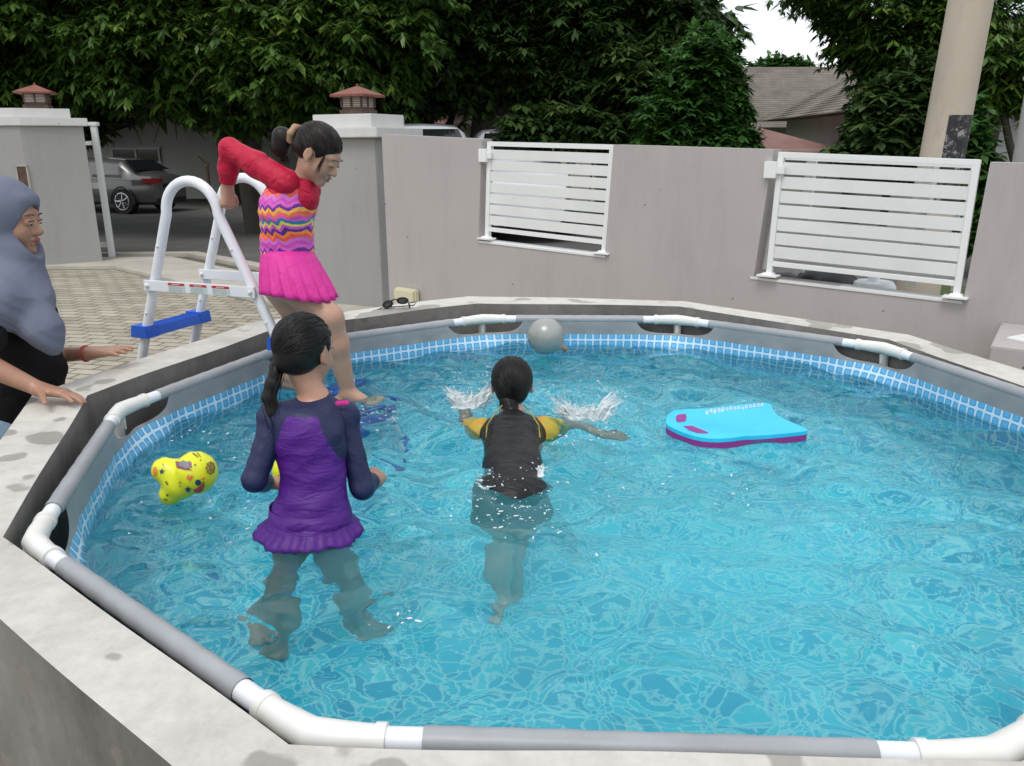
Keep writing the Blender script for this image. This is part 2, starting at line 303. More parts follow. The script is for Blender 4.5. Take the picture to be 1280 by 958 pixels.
def panel(name, c00, c10, c01, c11, label, off=0., group=None, nsl=7, wsl=.84, extra=(), plates=True, bracket=None):
    # corners: bottom-left, bottom-right, top-left, top-right as wall points
    t = empty(name, c00+WN*off, label, 'fence panel', group)
    def B(u, v): return (c00*(1-u)+c10*u)*(1-v)+(c01*(1-u)+c11*u)*v+WN*off
    th = WN*.035; w = .036/(c10-c00).length; f = MB()
    f.hexa([B(0, .0), B(w, .0), B(w, 1), B(0, 1)], th); f.hexa([B(1-w, .0), B(1, .0), B(1, 1), B(1-w, 1)], th)
    f.hexa([B(w, .955), B(1-w, .955), B(1-w, 1), B(w, 1)], th); f.hexa([B(w, .085), B(1-w, .085), B(1-w, .125), B(w, .125)], th)
    for u in extra: f.hexa([B(u-w*.8, .0)+th, B(u+w*.8, .0)+th, B(u+w*.8, .97)+th, B(u-w*.8, .97)+th], th)
    f.build('panel_frame', 'white_paint', t, bev=.002)
    sl_ = MB(); v0, v1 = .145, .93
    for i in range(nsl):
        a_ = v0+(v1-v0)*(i+.5-.5*wsl)/nsl; b_ = v0+(v1-v0)*(i+.5+.5*wsl)/nsl
        sl_.hexa([B(w, a_)+WN*.006, B(1-w, a_)+WN*.006, B(1-w, b_)+WN*.006, B(w, b_)+WN*.006], WN*.02)
    sl_.build('slats', 'dirty_white', t, bev=.0015)
    if plates:
        for u in (w*.5, 1-w*.5):
            pm = MB(); c = B(u, 0); pm.box((c.x, c.y, c.z+.004), (.13, .09, .012), math.atan2(WD.y, WD.x)); pm.box((c.x, c.y, c.z+.016), (.075, .06, .014), math.atan2(WD.y, WD.x), .8); pm.build('foot_plate', 'white_paint', t, bev=.002)
    if bracket:
        for (u, v, dx) in bracket:
            pm = MB(); c = B(u, v)-WN*.012; pm.box((c.x+WD.x*dx, c.y+WD.y*dx, c.z), (.075, .05, .10), math.atan2(WD.y, WD.x)); pm.box((c.x, c.y, c.z), (.11, .02, .05), math.atan2(WD.y, WD.x)); pm.build('hinge_bracket', 'white_paint', t, bev=.003)
    return t
panel('fence_panel', W(604, 299), W(755, 318), W(607, 177), W(766, 181), 'smaller white slatted metal panel in the left notch of the wall', .02, bracket=((0, .86, .02),))
panel('fence_panel', W(957, 345), W(1199, 373), W(973, 190), W(1226, 200), 'larger white slatted metal panel in the right notch of the wall', .0, bracket=((0, .86, .03),))
panel('fence_panel', W(940, 340), W(1190, 370), W(955, 193), W(1218, 204), 'white slatted panel with two uprights standing behind the larger front panel', .16, wsl=.62, extra=(.2, .78), plates=False)
# block against the wall at the right
a_, b_ = W(1252, 403), W(1420, 412); zt = a_.z; fl = PZ(1238, 433, zt); dvec = fl-a_; dvec.z = 0
m = MB(); q = [a_-WN*.003, b_-WN*.003, b_+dvec, fl]; q = [Vector((p.x, p.y, 0)) for p in q]; m.prism(q, (0, 0, zt)); t = m.build('concrete_block', 'wall', bev=.006)
tag(t, 'low mauve-grey rendered block against the wall at the right edge', 'concrete block')
m = MB(); c = (PZ(1290, 426, zt)); m.box((c.x, c.y, zt+.006), (.16, .16, .012), .5); m.box((c.x, c.y, zt+.035), (.05, .05, .05), .5); tag(m.build('post_base', 'white_paint', bev=.002), 'white square post plate on top of the low rendered block', 'post base')
# ------------------------------------------------------------------ concrete surround of the pool
PC = Vector((.256, 2.424, 0)); PR = 1.52; RIM = .76
def ang(k): return math.radians(105.2-36*k)
def pv(k, r, z): return Vector((PC.x+r*math.cos(ang(k)), PC.y+r*math.sin(ang(k)), z))
ri = [1.62, 1.55, 1.545, 1.56, 1.60, 1.585, 1.592, 1.585, 1.615, 1.62]; ro = [1.83, 1.70, 1.68, 1.77, 1.78, 1.73, 1.72, 1.72, 1.80, 1.80]; zc = [.82, .82, .795, .765, .77, .785, .785, .785, .81, .82]
bm = bmesh.new(); ring = []
for k in range(10):
    ring.append([bm.verts.new(p) for p in (pv(k, ri[k], 0), pv(k, ri[k], zc[k]), pv(k, ro[k], zc[k]), pv(k, ro[k], 0))])
for k in range(10):
    a_, b_ = ring[k], ring[(k+1) % 10]
    for i in range(4): j = (i+1) % 4; bm.faces.new((a_[i], a_[j], b_[j], b_[i]))
bmesh.ops.recalc_face_normals(bm, faces=bm.faces)
bmesh.ops.subdivide_edges(bm, edges=[e for e in bm.edges if e.calc_length() > .3], cuts=24, use_grid_fill=True)
for v in bm.verts:
    if v.co.z > .1: v.co += Vector((math.sin(v.co.y*9+v.co.x*5)*.002, math.sin(v.co.x*11)*.002, math.sin(v.co.x*7+v.co.y*6)*.0022))
me = bpy.data.meshes.new('pool_surround'); bm.to_mesh(me); bm.free(); smooth(me, 25)
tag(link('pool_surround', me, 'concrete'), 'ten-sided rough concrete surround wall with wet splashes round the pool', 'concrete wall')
# ------------------------------------------------------------------ pool
PRK = [1.52, 1.52, 1.52, 1.52, 1.54, 1.549, 1.545, 1.535, 1.52, 1.52]
pool = empty('frame_pool', PC, 'round steel-framed pool with grey rim sleeves and blue mosaic liner', 'swimming pool')
cut = .165
for k in range(10):
    a_, b_ = pv(k, PRK[k], RIM), pv(k+1, PRK[(k+1) % 10], RIM); d = (b_-a_).normalized(); Ln = (b_-a_).length
    m = MB(); m.tube([a_+d*.03, b_-d*.03], .0185, 20); m.build('top_rail', 'white_plastic', pool, sm=40)
    m = MB(); pts = [a_+d*(cut+(Ln-2*cut)*i/24) for i in range(25)]; m.tube(pts, [.0208+.0007*math.sin(i*2.1+k)*(0 < i < 24) for i in range(25)], 20, cap=False); m.build('rail_sleeve', 'sleeve', pool, sm=60)
    # tee connector at vertex k
    c = pv(k, PRK[k], RIM); d0 = (pv(k-1, PRK[k-1], RIM)-c).normalized(); d1 = (pv(k+1, PRK[(k+1) % 10], RIM)-c).normalized(); inn = (PC+Vector((0, 0, RIM))-c).normalized(); m = MB()
    pts = [c+d0*.105, c+d0*.085, c+d0*.05+inn*.001, c+inn*.006, c+d1*.05+inn*.001, c+d1*.085, c+d1*.105]; m.tube(pts, [.0215, .0215, .0235, .025, .0235, .0215, .0215], 20)
    for dd in (d0, d1): m.tube([c+dd*.096, c+dd*.112], .0238, 20)
    m.tube([c+Vector((0, 0, -.01)), c+Vector((0, 0, -.10))-inn*.012], .018, 14); m.tube([c+Vector((0, 0, -.088))-inn*.010, c+Vector((0, 0, -.105))-inn*.013], .0205, 14)
    m.box(c+Vector((0, 0, -.03)), (.03, .01, .07), math.atan2(inn.y, inn.x)); m.build('tee_connector', 'connector', pool, sm=45)
    m = MB(); m.tube([c+Vector((0, 0, -.09))-inn*.012, Vector((c.x, c.y, .01))-inn*.03], .019, 12); m.build('pool_leg', 'white_plastic', pool, sm=40)
# liner: sleeve skirt, tile band, mosaic below, floor
FLZ = .025
def prad(th):
    kf = (math.radians(105.2)-th)/math.radians(36); fr = kf-math.floor(kf); off = abs(fr-.5); k0 = int(math.floor(kf)) % 10; return (PRK[k0]*(1-fr)+PRK[(k0+1) % 10]*fr)*math.cos(math.radians(18))/math.cos(math.radians(36*off)), min(fr, 1-fr)*.9395*1.0
NC = 720; vs = []; uv = []; rows = [0, .12, .25, .38, .5, .62, .75, .88, 1.0, 1.1, 1.22, 1.4, 1.7, 2.1, 2.6, 3.2, 4, 5, 5.6, 6.0]
for i in range(NC):
    th = 2*math.pi*i/NC; pr, dv = prad(th); x = dv/.182
    dip = .05*(max(0, 1-x**4))**.5 if x < 1 else 0
    zt = .752-dip-.004*math.sin(i*.3)*0; rt = pr-.0195; rc = 1.435
    for j, r in enumerate(rows):
        if r <= 1: z = zt+(.640-zt)*r
        elif r < 5.6: z = .640-(.640-FLZ)*((r-1)/5.0)
        else: z = FLZ
        if z > .70: w = 0
        else: w = min(1, (.70-z)/.07); w = w*w*(3-2*w)
        tt = (.752-z)/.112; base = (rt-.001)*(1-min(1, tt)**1.2)+min(rc, pr-.03)*min(1, tt)**1.2 if tt > 0 else rt
        if z < .64: base = min(rc, pr-.03)+.012*math.sin(min(1, (.64-z)/.6)*math.pi)
        if r >= 5.6: base = rc-.04-(r-5.6)*.25
        if i % 1 == 0 and z < .70: base += .0018*math.sin(th*62+z*20)+.0012*math.sin(th*151)
        vs.append((PC.x+base*math.cos(th), PC.y+base*math.sin(th), z)); uv.append((th*1.435, z))
fs = []; mi = []; nr = len(rows)
for i in range(NC):
    i2 = (i+1) % NC
    for j in range(nr-1): fs.append((i*nr+j, i2*nr+j, i2*nr+j+1, i*nr+j+1)); mi.append(0)
ce = len(vs); 
for i in range(NC): fs.append((i*nr+nr-1, ((i+1) % NC)*nr+nr-1, ce)); mi.append(1)
vs.append((PC.x, PC.y, FLZ)); uv.append((0, 0))
me = bpy.data.meshes.new('liner'); me.from_pydata(vs, [], fs); me.polygons.foreach_set('material_index', mi); ul = me.uv_layers.new(name='UVMap')
for p in me.polygons:
    us = [uv[v][0] for v in p.vertices]; wrap = max(us)-min(us) > 3
    for li, v in zip(p.loop_indices, p.vertices): u = uv[v][0]; ul.data[li].uv = (u+2*math.pi*1.435 if wrap and u < 3 else u, uv[v][1])
def mosaic(m, vec, sc):
    ds = m.n('TexNoise', Scale=6*sc/18, Detail=2, Roughness=.5); m.l(vec, ds.inputs['Vector']); s1 = m.n('VectorMath', _operation='SCALE'); s1.inputs['Scale'].default_value = .07; m.l(ds.outputs['Color'], s1.inputs[0])
    a1 = m.n('VectorMath', _operation='ADD'); m.l(vec, a1.inputs[0]); m.l(s1.outputs[0], a1.inputs[1])
    v = m.n('TexVoronoi', _feature='DISTANCE_TO_EDGE', Scale=sc, Randomness=1); m.l(a1.outputs[0], v.inputs['Vector']); v2 = m.n('TexVoronoi', Scale=sc, Randomness=1); m.l(a1.outputs[0], v2.inputs['Vector'])
    sp = m.n('SeparateXYZ'); m.l(v2.outputs['Color'], sp.inputs[0])
    cell = m.ramp(sp.outputs[0], [(0, (.005, .38, .62)), (.4, (.012, .50, .71)), (.8, (.04, .62, .77)), (1, (.13, .72, .80))])
    big = m.noise(2.2, 3, .5); wdt = m.math('MULTIPLY_ADD', m.noise(9, 2), .22, .02)
    e = m.math('DIVIDE', v.outputs['Distance'], wdt); mk = m.ramp(e, [(.1, (.62, .62, .62)), (.6, (.34, .34, .34)), (1.6, (0, 0, 0))], 'EASE'); return m.mix(mk, cell, (.66, .96, .92))
m = M('liner_side', (.1, .4, .6), .35); uvn = m.coord(kind='UV'); sx = m.n('SeparateXYZ'); m.l(uvn, sx.inputs[0]); pt = .0365
fu = m.math('ABSOLUTE', m.math('SUBTRACT', m.math('FRACT', m.math('DIVIDE', sx.outputs[0], pt)), .5)); fv = m.math('ABSOLUTE', m.math('SUBTRACT', m.math('FRACT', m.math('DIVIDE', m.math('SUBTRACT', sx.outputs[1], .009), pt)), .5))
p4 = m.math('POWER', m.math('ADD', m.math('POWER', fu, 6), m.math('POWER', fv, 6)), 1/6); tile = m.ramp(p4, [(.37, (1, 1, 1)), (.405, (0, 0, 0))]); inner = m.ramp(p4, [(.16, (.13, .44, .72)), (.30, (.09, .36, .65)), (.37, (.06, .27, .55))])
band = m.mix(tile, (.56, .74, .86), inner); mos = mosaic(m, m.coord((1, 1, .8)), 26); below = m.math('LESS_THAN', sx.outputs[1], .49); a = m.mix(below, band, mos)
up = m.math('GREATER_THAN', sx.outputs[1], .6925); a = m.mix(up, a, m.ramp(m.noise(7, 5), [(.35, (.235, .255, .27)), (.7, (.285, .305, .32))])); m.color(a); m.bump(m.noise(14, 4, .6), .2, .006); MT['liner_side'] = m.m
m = M('liner_floor', (.1, .4, .6), .4); m.color(mosaic(m, m.coord((1, 1, 1)), 26)); MT['liner_floor'] = m.m
smooth(me); link('liner', me, ['liner_side', 'liner_floor'], pool)
# ------------------------------------------------------------------ water
WZ = .640; n = 330; xs = np.linspace(-1.5, 1.5, n); X, Y = np.meshgrid(xs+PC.x, xs+PC.y, indexing='ij'); Hh = np.zeros_like(X)
for i in range(90):
    lam = .05*(9)**rng.random(); k_ = 2*math.pi/lam; a0 = rng.random()*2*math.pi; amp = .0085*lam*(.5+rng.random())*(.26 if lam < .12 else .7); Hh += amp*np.sin(k_*(X*math.cos(a0)+Y*math.sin(a0))+rng.random()*7+1.5*np.sin(X*2.1+i)+1.2*np.sin(Y*2.7+i*2))
def rings(cx, cy, lam, amp, dec):
    r = np.hypot(X-cx, Y-cy); return amp*np.sin(2*math.pi*r/lam)*np.exp(-r/dec)
Hh += rings(0, 2.45, .19, .009, .55)+rings(-.5, 2.8, .13, .006, .35)+rings(-.5, 1.8, .12, .005, .3)+rings(1.5, 1.7, .11, .003, .5)+rings(.75, 2.6, .1, .004, .3)+rings(-.9, 2.05, .09, .004, .25)
calm = .75+.45*np.exp(-((X-0)**2+(Y-2.3)**2)/1.1); Hh *= calm
vv = np.stack([X, Y, WZ+Hh], -1).reshape(-1, 3); ii = np.arange(n*n).reshape(n, n); q = np.stack([ii[:-1, :-1], ii[1:, :-1], ii[1:, 1:], ii[:-1, 1:]], -1).reshape(-1, 4)
cen = vv[q].mean(1); keep = np.hypot(cen[:, 0]-PC.x, cen[:, 1]-PC.y) < 1.443; q = q[keep]; used = np.unique(q); rm = np.full(n*n, -1); rm[used] = np.arange(len(used))
me = bpy.data.meshes.new('water'); me.from_pydata(vv[used].tolist(), [], rm[q].tolist()); smooth(me)
m = M('pool_water', (.9, .98, 1), .0); m.t.nodes.remove(m.b); gl = m.n('BsdfGlass', Color=(.80, .975, .99, 1), Roughness=0.0, IOR=1.33)
bp = m.n('Bump', Strength=.10, Distance=.012); m.l(m.noise(20, 2, .45, dist=.6), bp.inputs['Height']); m.l(bp.outputs[0], gl.inputs['Normal'])
df = m.n('BsdfDiffuse', Color=(.12, .60, .70, 1)); m.l(bp.outputs[0], df.inputs['Normal'])
# cloudy, aerated water in the middle and round the swimmers
gd = m.n('VectorMath', _operation='DISTANCE'); m.l(m.coord(), gd.inputs[0]); gd.inputs[1].default_value = (.42, 1.72, WZ)
fr_ = m.math('MULTIPLY', m.math('SUBTRACT', 1.25, gd.outputs['Value']), m.math('MULTIPLY_ADD', m.noise(1.3, 4, .6, dist=.5), 1.1, .18)); cm = m.ramp(fr_, [(.0, (.0, .0, .0)), (.45, (.14, .14, .14)), (1.0, (.46, .46, .46))], 'B_SPLINE')
ms = m.n('MixShader'); m.l(cm, ms.inputs[0]); m.l(gl.outputs[0], ms.inputs[1]); m.l(df.outputs[0], ms.inputs[2]); m.l(ms.outputs[0], m.t.nodes['Material Output'].inputs[0]); MT['water'] = m.m
tag(link('water', me, 'water'), kind='structure')
# ------------------------------------------------------------------ gate pillars and lanterns
WA = math.atan2(WD.y, WD.x)
def hip(m, c, w, d, h, rz):
    R = Matrix.Rotation(rz, 3, 'Z'); c = Vector(c); b = [c+R@Vector((sx*w/2, sy*d/2, 0)) for sx, sy in ((-1, -1), (1, -1), (1, 1), (-1, 1))]; b2 = [p-Vector((0, 0, .02)) for p in b]
    m.add(b2+b+[c+Vector((0, 0, h))], [(3, 2, 1, 0), (0, 1, 5, 4), (1, 2, 6, 5), (2, 3, 7, 6), (3, 0, 4, 7), (4, 5, 8), (5, 6, 8), (6, 7, 8), (7, 4, 8)])
vary('lantern_red', (.17, .05, .035), (.25, .085, .06), 12, .6, .2); MT['lantern_red'] = bpy.data.materials['lantern_red']
MT['lantern_cream'] = vary('lantern_cream', (.50, .46, .38), (.60, .56, .47), 10, .5, .1).m; MT['rust'] = vary('dark_rust', (.06, .035, .025), (.12, .07, .05), 14, .7, .3).m
def lantern(c, w, label, rz):
    t = empty('pillar_lantern', c, label, 'lantern', 'lanterns on the gate pillars'); h = w*.62
    m = MB(); m.box(c+Vector((0, 0, h*.1)), (w*.72, w*.72, h*.2), rz); m.box(c+Vector((0, 0, h*.26)), (w*.62, w*.62, h*.14), rz); m.build('base', 'rust', t, bev=.003)
    m = MB(); m.box(c+Vector((0, 0, h*.56)), (w*.60, w*.60, h*.46), rz)
    m.build('lamp_panes', 'lantern_cream', t)
    m = MB(); R = Matrix.Rotation(rz, 3, 'Z')
    for sx in (-1, 0, 1):
        for sy in (-1, 0, 1):
            if sx or sy: m.box(c+R@Vector((sx*w*.31, sy*w*.31, 0))+Vector((0, 0, h*.56)), (.018, .018, h*.5), rz)
    for i in range(6): m.box(c+Vector((0, 0, h*(.38+.07*i))), (w*.625, w*.625, .006), rz)
    m.build('cage', 'rust', t)
    m = MB(); hip(m, c+Vector((0, 0, h*.82)), w*1.05, w*1.05, h*.38, rz); m.ball(c+Vector((0, 0, h*1.22)), w*.035, 8, 6); m.build('lantern_roof', 'lantern_red', t)
# right pillar
def pillar(front, wdt, dep, rz, h, name, label, ov=.07):
    # front = front-left bottom corner
    R = Matrix.Rotation(rz, 3, 'Z'); c = Vector((front.x, front.y, 0))+R@Vector((wdt/2, dep/2, 0)); t = empty(name, c, label, 'gate pillar')
    m = MB(); m.box(c+Vector((0, 0, h/2)), (wdt, dep, h), rz); m.build('shaft', 'pillar', t, bev=.006)
    m = MB(); m.box(c+Vector((0, 0, h+.045)), (wdt+2*ov, dep+2*ov, .09), rz); m.build('cap', 'wall_white', t, bev=.008)
    m = MB(); m.box(c+Vector((0, 0, h+.15)), (wdt*.83, dep*.83, .13), rz); m.build('plinth', 'wall_white', t, bev=.006)
    return t, c
rzp = WA-math.pi
p0 = P(455, 300, 7.95)
t, c = pillar(Vector((-1.98, 8.2, 0)), .80, .70, -.42, 1.64, 'gate_pillar', 'grey square gate pillar behind the climbing girl at the end of the wall')
lantern(c+Vector((0, 0, 1.64+.215)), .36, 'red-roofed lantern on the pillar behind the climbing girl', -.42)
poly = [(-5.68, 11.40), (-6.3, 11.0), (-8.3, 10.95), (-8.3, 11.9), (-6.25, 12.3)]; cx_, cy_ = -6.9, 11.45
t = empty('gate_pillar', (cx_, cy_, 0), 'wide grey gate pillar with a letter slot at the left of the driveway', 'gate pillar')
def pz(z, k): return [((x-cx_)*k+cx_, (y-cy_)*k+cy_, z) for x, y in poly]
m = MB(); m.prism(pz(0, 1), (0, 0, 1.84)); m.build('shaft', 'pillar', t); m = MB(); m.prism(pz(1.84, 1.06), (0, 0, .10)); m.build('cap', 'wall_white', t, bev=.008); m = MB(); m.prism(pz(1.94, .88), (0, 0, .12)); m.build('plinth', 'wall_white', t, bev=.006)
q = PP(30, 226, (-6.3, 10.99, 0), (-.025, 1, 0)); m = MB(); m.box((q.x, q.y, q.z), (.12, .02, .36)); m.build('letter_slot', 'rust', t); m = MB(); m.box((q.x-.068, q.y, q.z), (.014, .035, .37)); m.box((q.x+.068, q.y, q.z), (.014, .035, .37)); m.box((q.x, q.y, q.z+.185), (.15, .035, .014)); m.build('slot_frame', 'kerb', t)
q = P(47, 130, 11.5); lantern(Vector((q.x, 11.5, 2.06)), .42, 'red-roofed lantern on the wide pillar at the far left', .3)
# white steel gate standing open beside the wide pillar
t = empty('gate', PZ(140, 325, .02), 'white steel gate seen edge-on beside the wide left pillar', 'gate')
b0 = PZ(141, 325, .0); b0.y -= .0; top = P(124, 158, b0.y); m = MB(); m.box((b0.x, b0.y, top.z/2+.02), (.075, .075, top.z), .1); m.build('gate_post', 'white_paint', t, bev=.004)
m = MB(); m.box((b0.x-.12, b0.y, top.z+.03), (.36, .10, .05)); m.build('top_bracket', 'white_paint', t, bev=.003); m = MB(); m.box((b0.x-.1, b0.y, .22), (.22, .04, .07)); m.build('lower_bracket', 'white_paint', t, bev=.003); m = MB(); m.box((b0.x-.08, b0.y, 1.05), (.12, .09, .08)); m.build('gate_latch', 'white_paint', t, bev=.003)
m = MB(); m.hexa([Vector((b0.x-.03, b0.y+.04, 1.60)), Vector((b0.x-.03, b0.y+.04, 1.66)), Vector((b0.x-.95, b0.y+1.6, 1.66)), Vector((b0.x-.95, b0.y+1.6, 1.60))], (.03, .01, 0)); m.build('top_rail', 'white_paint', t)
# junction box on the boundary wall
MT['ivory'] = vary('ivory_plastic', (.62, .58, .40), (.68, .64, .47), 8, .45, .05).m
a_ = W(512, 372); rz = WA; t = empty('junction_box', a_, 'ivory plastic junction box low on the boundary wall behind the goggles', 'junction box')
cc = a_-WN*.035; m = MB(); m.box(cc, (.26, .06, .17), rz); m.build('housing', 'ivory', t, bev=.012); m = MB(); m.box(cc-WN*.036, (.235, .015, .145), rz); m.build('lid', 'ivory', t, bev=.006)
# ------------------------------------------------------------------ utility pole
MT['polecon'] = (lambda m: (m.color(m.mix(m.ramp(m.noise(3, 6, .7, (1, 1, .35)), [(.55, (0, 0, 0)), (.72, (.6,)*3)]), m.ramp(m.noise(2, 5, .6, (1, 1, .4)), [(.3, (.42, .36, .28)), (.7, (.54, .48, .39))]), (.22, .20, .18))), m.bump(m.noise(70, 4), .3, .004), m.m)[-1])(M('pole_concrete', (.4, .35, .27), .85))
base = P(1176, 205, 5.9); top = P(1221, -40, 5.9); t = empty('utility_pole', (base.x, 5.9, 0), 'thick tan concrete utility pole with a black painted patch behind the wall', 'utility pole')
d = (top-base)/(top.z-base.z); f = Vector((base.x, base.y, 0))-Vector((d.x, d.y, 0))*base.z
m = MB(); m.tube([f+Vector((d.x, d.y, 1))*z for z in (0, 1.5, 3, 5, 8)], [.152, .143, .135, .123, .108], 28); m.build('shaft', 'polecon', t, sm=50)
m2 = M('black_paint_patch', (.02, .02, .022), .6); m2.color(m2.ramp(m2.noise(18, 5, .8), [(.52, (.018, .018, .022)), (.60, (.30, .29, .28))])); MT['bpatch'] = m2.m
m = MB(); vsx = []; nn = 10
for j, z in enumerate(np.linspace(1.15, base.z+.32, 8)):
    c = f+Vector((d.x, d.y, 1))*z; r = .153-(z/8)*.045+.0015
    for i in range(nn+1): th = math.radians(-118+i*7.8); vsx.append((c.x+r*math.cos(th), c.y+r*math.sin(th), z))
m.add(vsx, [(j*(nn+1)+i, j*(nn+1)+i+1, (j+1)*(nn+1)+i+1, (j+1)*(nn+1)+i) for j in range(7) for i in range(nn)]); m.build('painted_patch', 'bpatch', t, sm=60)
rz2 = P(1277, 160, 7.0); m = MB(); m.tube([(rz2.x, 7, 0), (rz2.x+.05, 7, 2.05)], .06, 12); m.box((rz2.x+.05, 7, 2.06), (.13, .13, .03)); tag(m.build('grey_post', 'pillar', sm=40), 'slim grey post standing behind the wall at the right edge', 'post')
# ------------------------------------------------------------------ houses
m = M('roof_tiles', (.2, .17, .14), .85); wv_ = m.n('TexWave', _bands_direction='Z', Scale=5.0, Distortion=.6, Detail=2); m.l(m.coord(), wv_.inputs['Vector'])
wx = m.n('TexWave', _bands_direction='X', Scale=2.6, Distortion=.3); m.l(m.coord(), wx.inputs['Vector'])
a = m.ramp(m.noise(1.3, 6, .7), [(.3, (.12, .105, .085)), (.7, (.26, .225, .185))]); a = m.mix(.65, a, m.ramp(wv_.outputs['Fac'], [(0, (.35, .33, .3)), (.35, (1, 1, 1))]), 'MULTIPLY'); m.color(a); m.bump(wv_.outputs['Fac'], .9, .06); m.bump(wx.outputs['Fac'], .5, .04); MT['tiles'] = m.m
MT['redroof'] = vary('maroon_roof', (.13, .045, .04), (.20, .075, .065), 3, .8, .4, 20, .02, (1, 1, 3)).m
MT['pinkroof'] = vary('faded_red_roof', (.20, .10, .09), (.28, .15, .13), 4, .8, .3, 20, .02).m
MT['darkwood'] = vary('dark_timber', (.05, .035, .028), (.09, .065, .05), 6, .8, .2).m
def house(cx, cy, w, d, h, rz, rh, ov, wallm, roofm, label, ridge='x', wins=(), name='house', doors=()):
    R = Matrix.Rotation(rz, 3, 'Z'); c = Vector((cx, cy, 0)); t = empty(name, c, label, 'house'); m = MB(); m.box(c+Vector((0, 0, h/2)), (w, d, h), rz)
    if ridge in 'xy':
        g = []
        for s in (-1, 1):
            if ridge == 'x': tri = [(s*w/2, -d/2, h), (s*w/2, d/2, h), (s*w/2, 0, h+rh*.93)]; dv = R@Vector((-s*.12, 0, 0))
            else: tri = [(-w/2, s*d/2, h), (w/2, s*d/2, h), (0, s*d/2, h+rh*.93)]; dv = R@Vector((0, -s*.12, 0))
            m.prism([c+R@Vector(p) for p in tri], dv)
    m.build('wall', wallm, t); m = MB(); W_, D_ = w/2+ov, d/2+ov; z0 = h-.12; th = .12
    if ridge == 'x':
        for s in (-1, 1): m.hexa([c+R@Vector(p) for p in ((-W_, s*D_, z0), (W_, s*D_, z0), (W_, s*.01, h+rh), (-W_, s*.01, h+rh))], (0, 0, th))
    elif ridge == 'y':
        for s in (-1, 1): m.hexa([c+R@Vector(p) for p in ((s*W_, -D_, z0), (s*W_, D_, z0), (s*.01, D_, h+rh), (s*.01, -D_, h+rh))], (0, 0, th))
    else:
        rl = max(0, W_-D_)
        b = [c+R@Vector(p) for p in ((-W_, -D_, z0), (W_, -D_, z0), (W_, D_, z0), (-W_, D_, z0))]; r0, r1 = c+R@Vector((-rl, 0, h+rh)), c+R@Vector((rl, 0, h+rh))
        m.add(b+[r0, r1], [(0, 1, 5, 4), (1, 2, 5), (2, 3, 4, 5), (3, 0, 4), (3, 2, 1, 0)])
    m.build('roof', roofm, t)
    for (x, z, ww, hh) in wins:
        q = c+R@Vector((x, -d/2-.02, z)); m = MB(); m.box(q, (ww, .05, hh), rz); wn = m.build('window', 'dark_glass', t); m = MB()
        for k in range(int(ww/.6)+1): m.box(q+R@Vector((-ww/2+ww*k/int(ww/.6+.001 if ww > .6 else 1), -.03, 0)), (.05, .04, hh), rz)
        for s in (-1, 1): m.box(q+R@Vector((0, -.03, s*hh/2)), (ww+.1, .04, .06), rz)
        m.build('frame', 'dirty_white', wn)
    return t
house(-13.0, 33.0, 17, 8, 2.2, -.12, 2.0, .5, 'darkcream', 'redroof', 'long maroon roof rising behind the grey-cream gable on the left', 'x')
house(-6.9, 27.6, 12.6, 3, 1.72, -.03, 1.9, .5, 'darkcream', 'redroof', 'low grey-cream gabled house with a dark window behind the parked sedan', 'y', wins=((-4.6, 1.32, 1.45, .42),))
q = P(345, 135, 36); house(q.x, 38, 4.5, 6, 4.2, -.1, .4, .4, 'wall_white', 'tiles', 'white upper-floor house block glimpsed between the left trees', 'x', wins=((0.0, 3.4, 1.8, .9),))
q = P(560, 150, 26); house(q.x+1.0, 24.5, 6.5, 3, 2.12, -.05, .8, .3, 'cream', 'darkwood', 'cream bungalow with a dark timber gable behind the centre tree trunks', 'x')
q = P(507, 150, 23); house(q.x, 24.5, 2.6, 4, 2.1, -.35, 1.3, .5, 'darkcream', 'pinkroof', 'small gabled porch with pinkish bargeboards right of the lantern', 'y')
q = P(975, 130, 26); house(q.x+1.5, 30, 17, 9, 2.12, .04, 1.95, .7, 'cream', 'tiles', 'cream house under a long weathered brown tile roof right of centre', 'hip')
q = P(985, 180, 17); house(q.x-.5, 18.5, 3.2, 3.0, 1.45, .1, .50, .25, 'cream', 'pinkroof', 'low porch with a faded maroon hipped roof over the fence panel', 'hip', name='porch')
q = P(1262, 170, 15); house(q.x+1.6, 19, 6.5, 7, 2.25, -.05, 2.0, .7, 'wall_white', 'tiles', 'white house with a tiled roof seen right of the utility pole', 'hip')
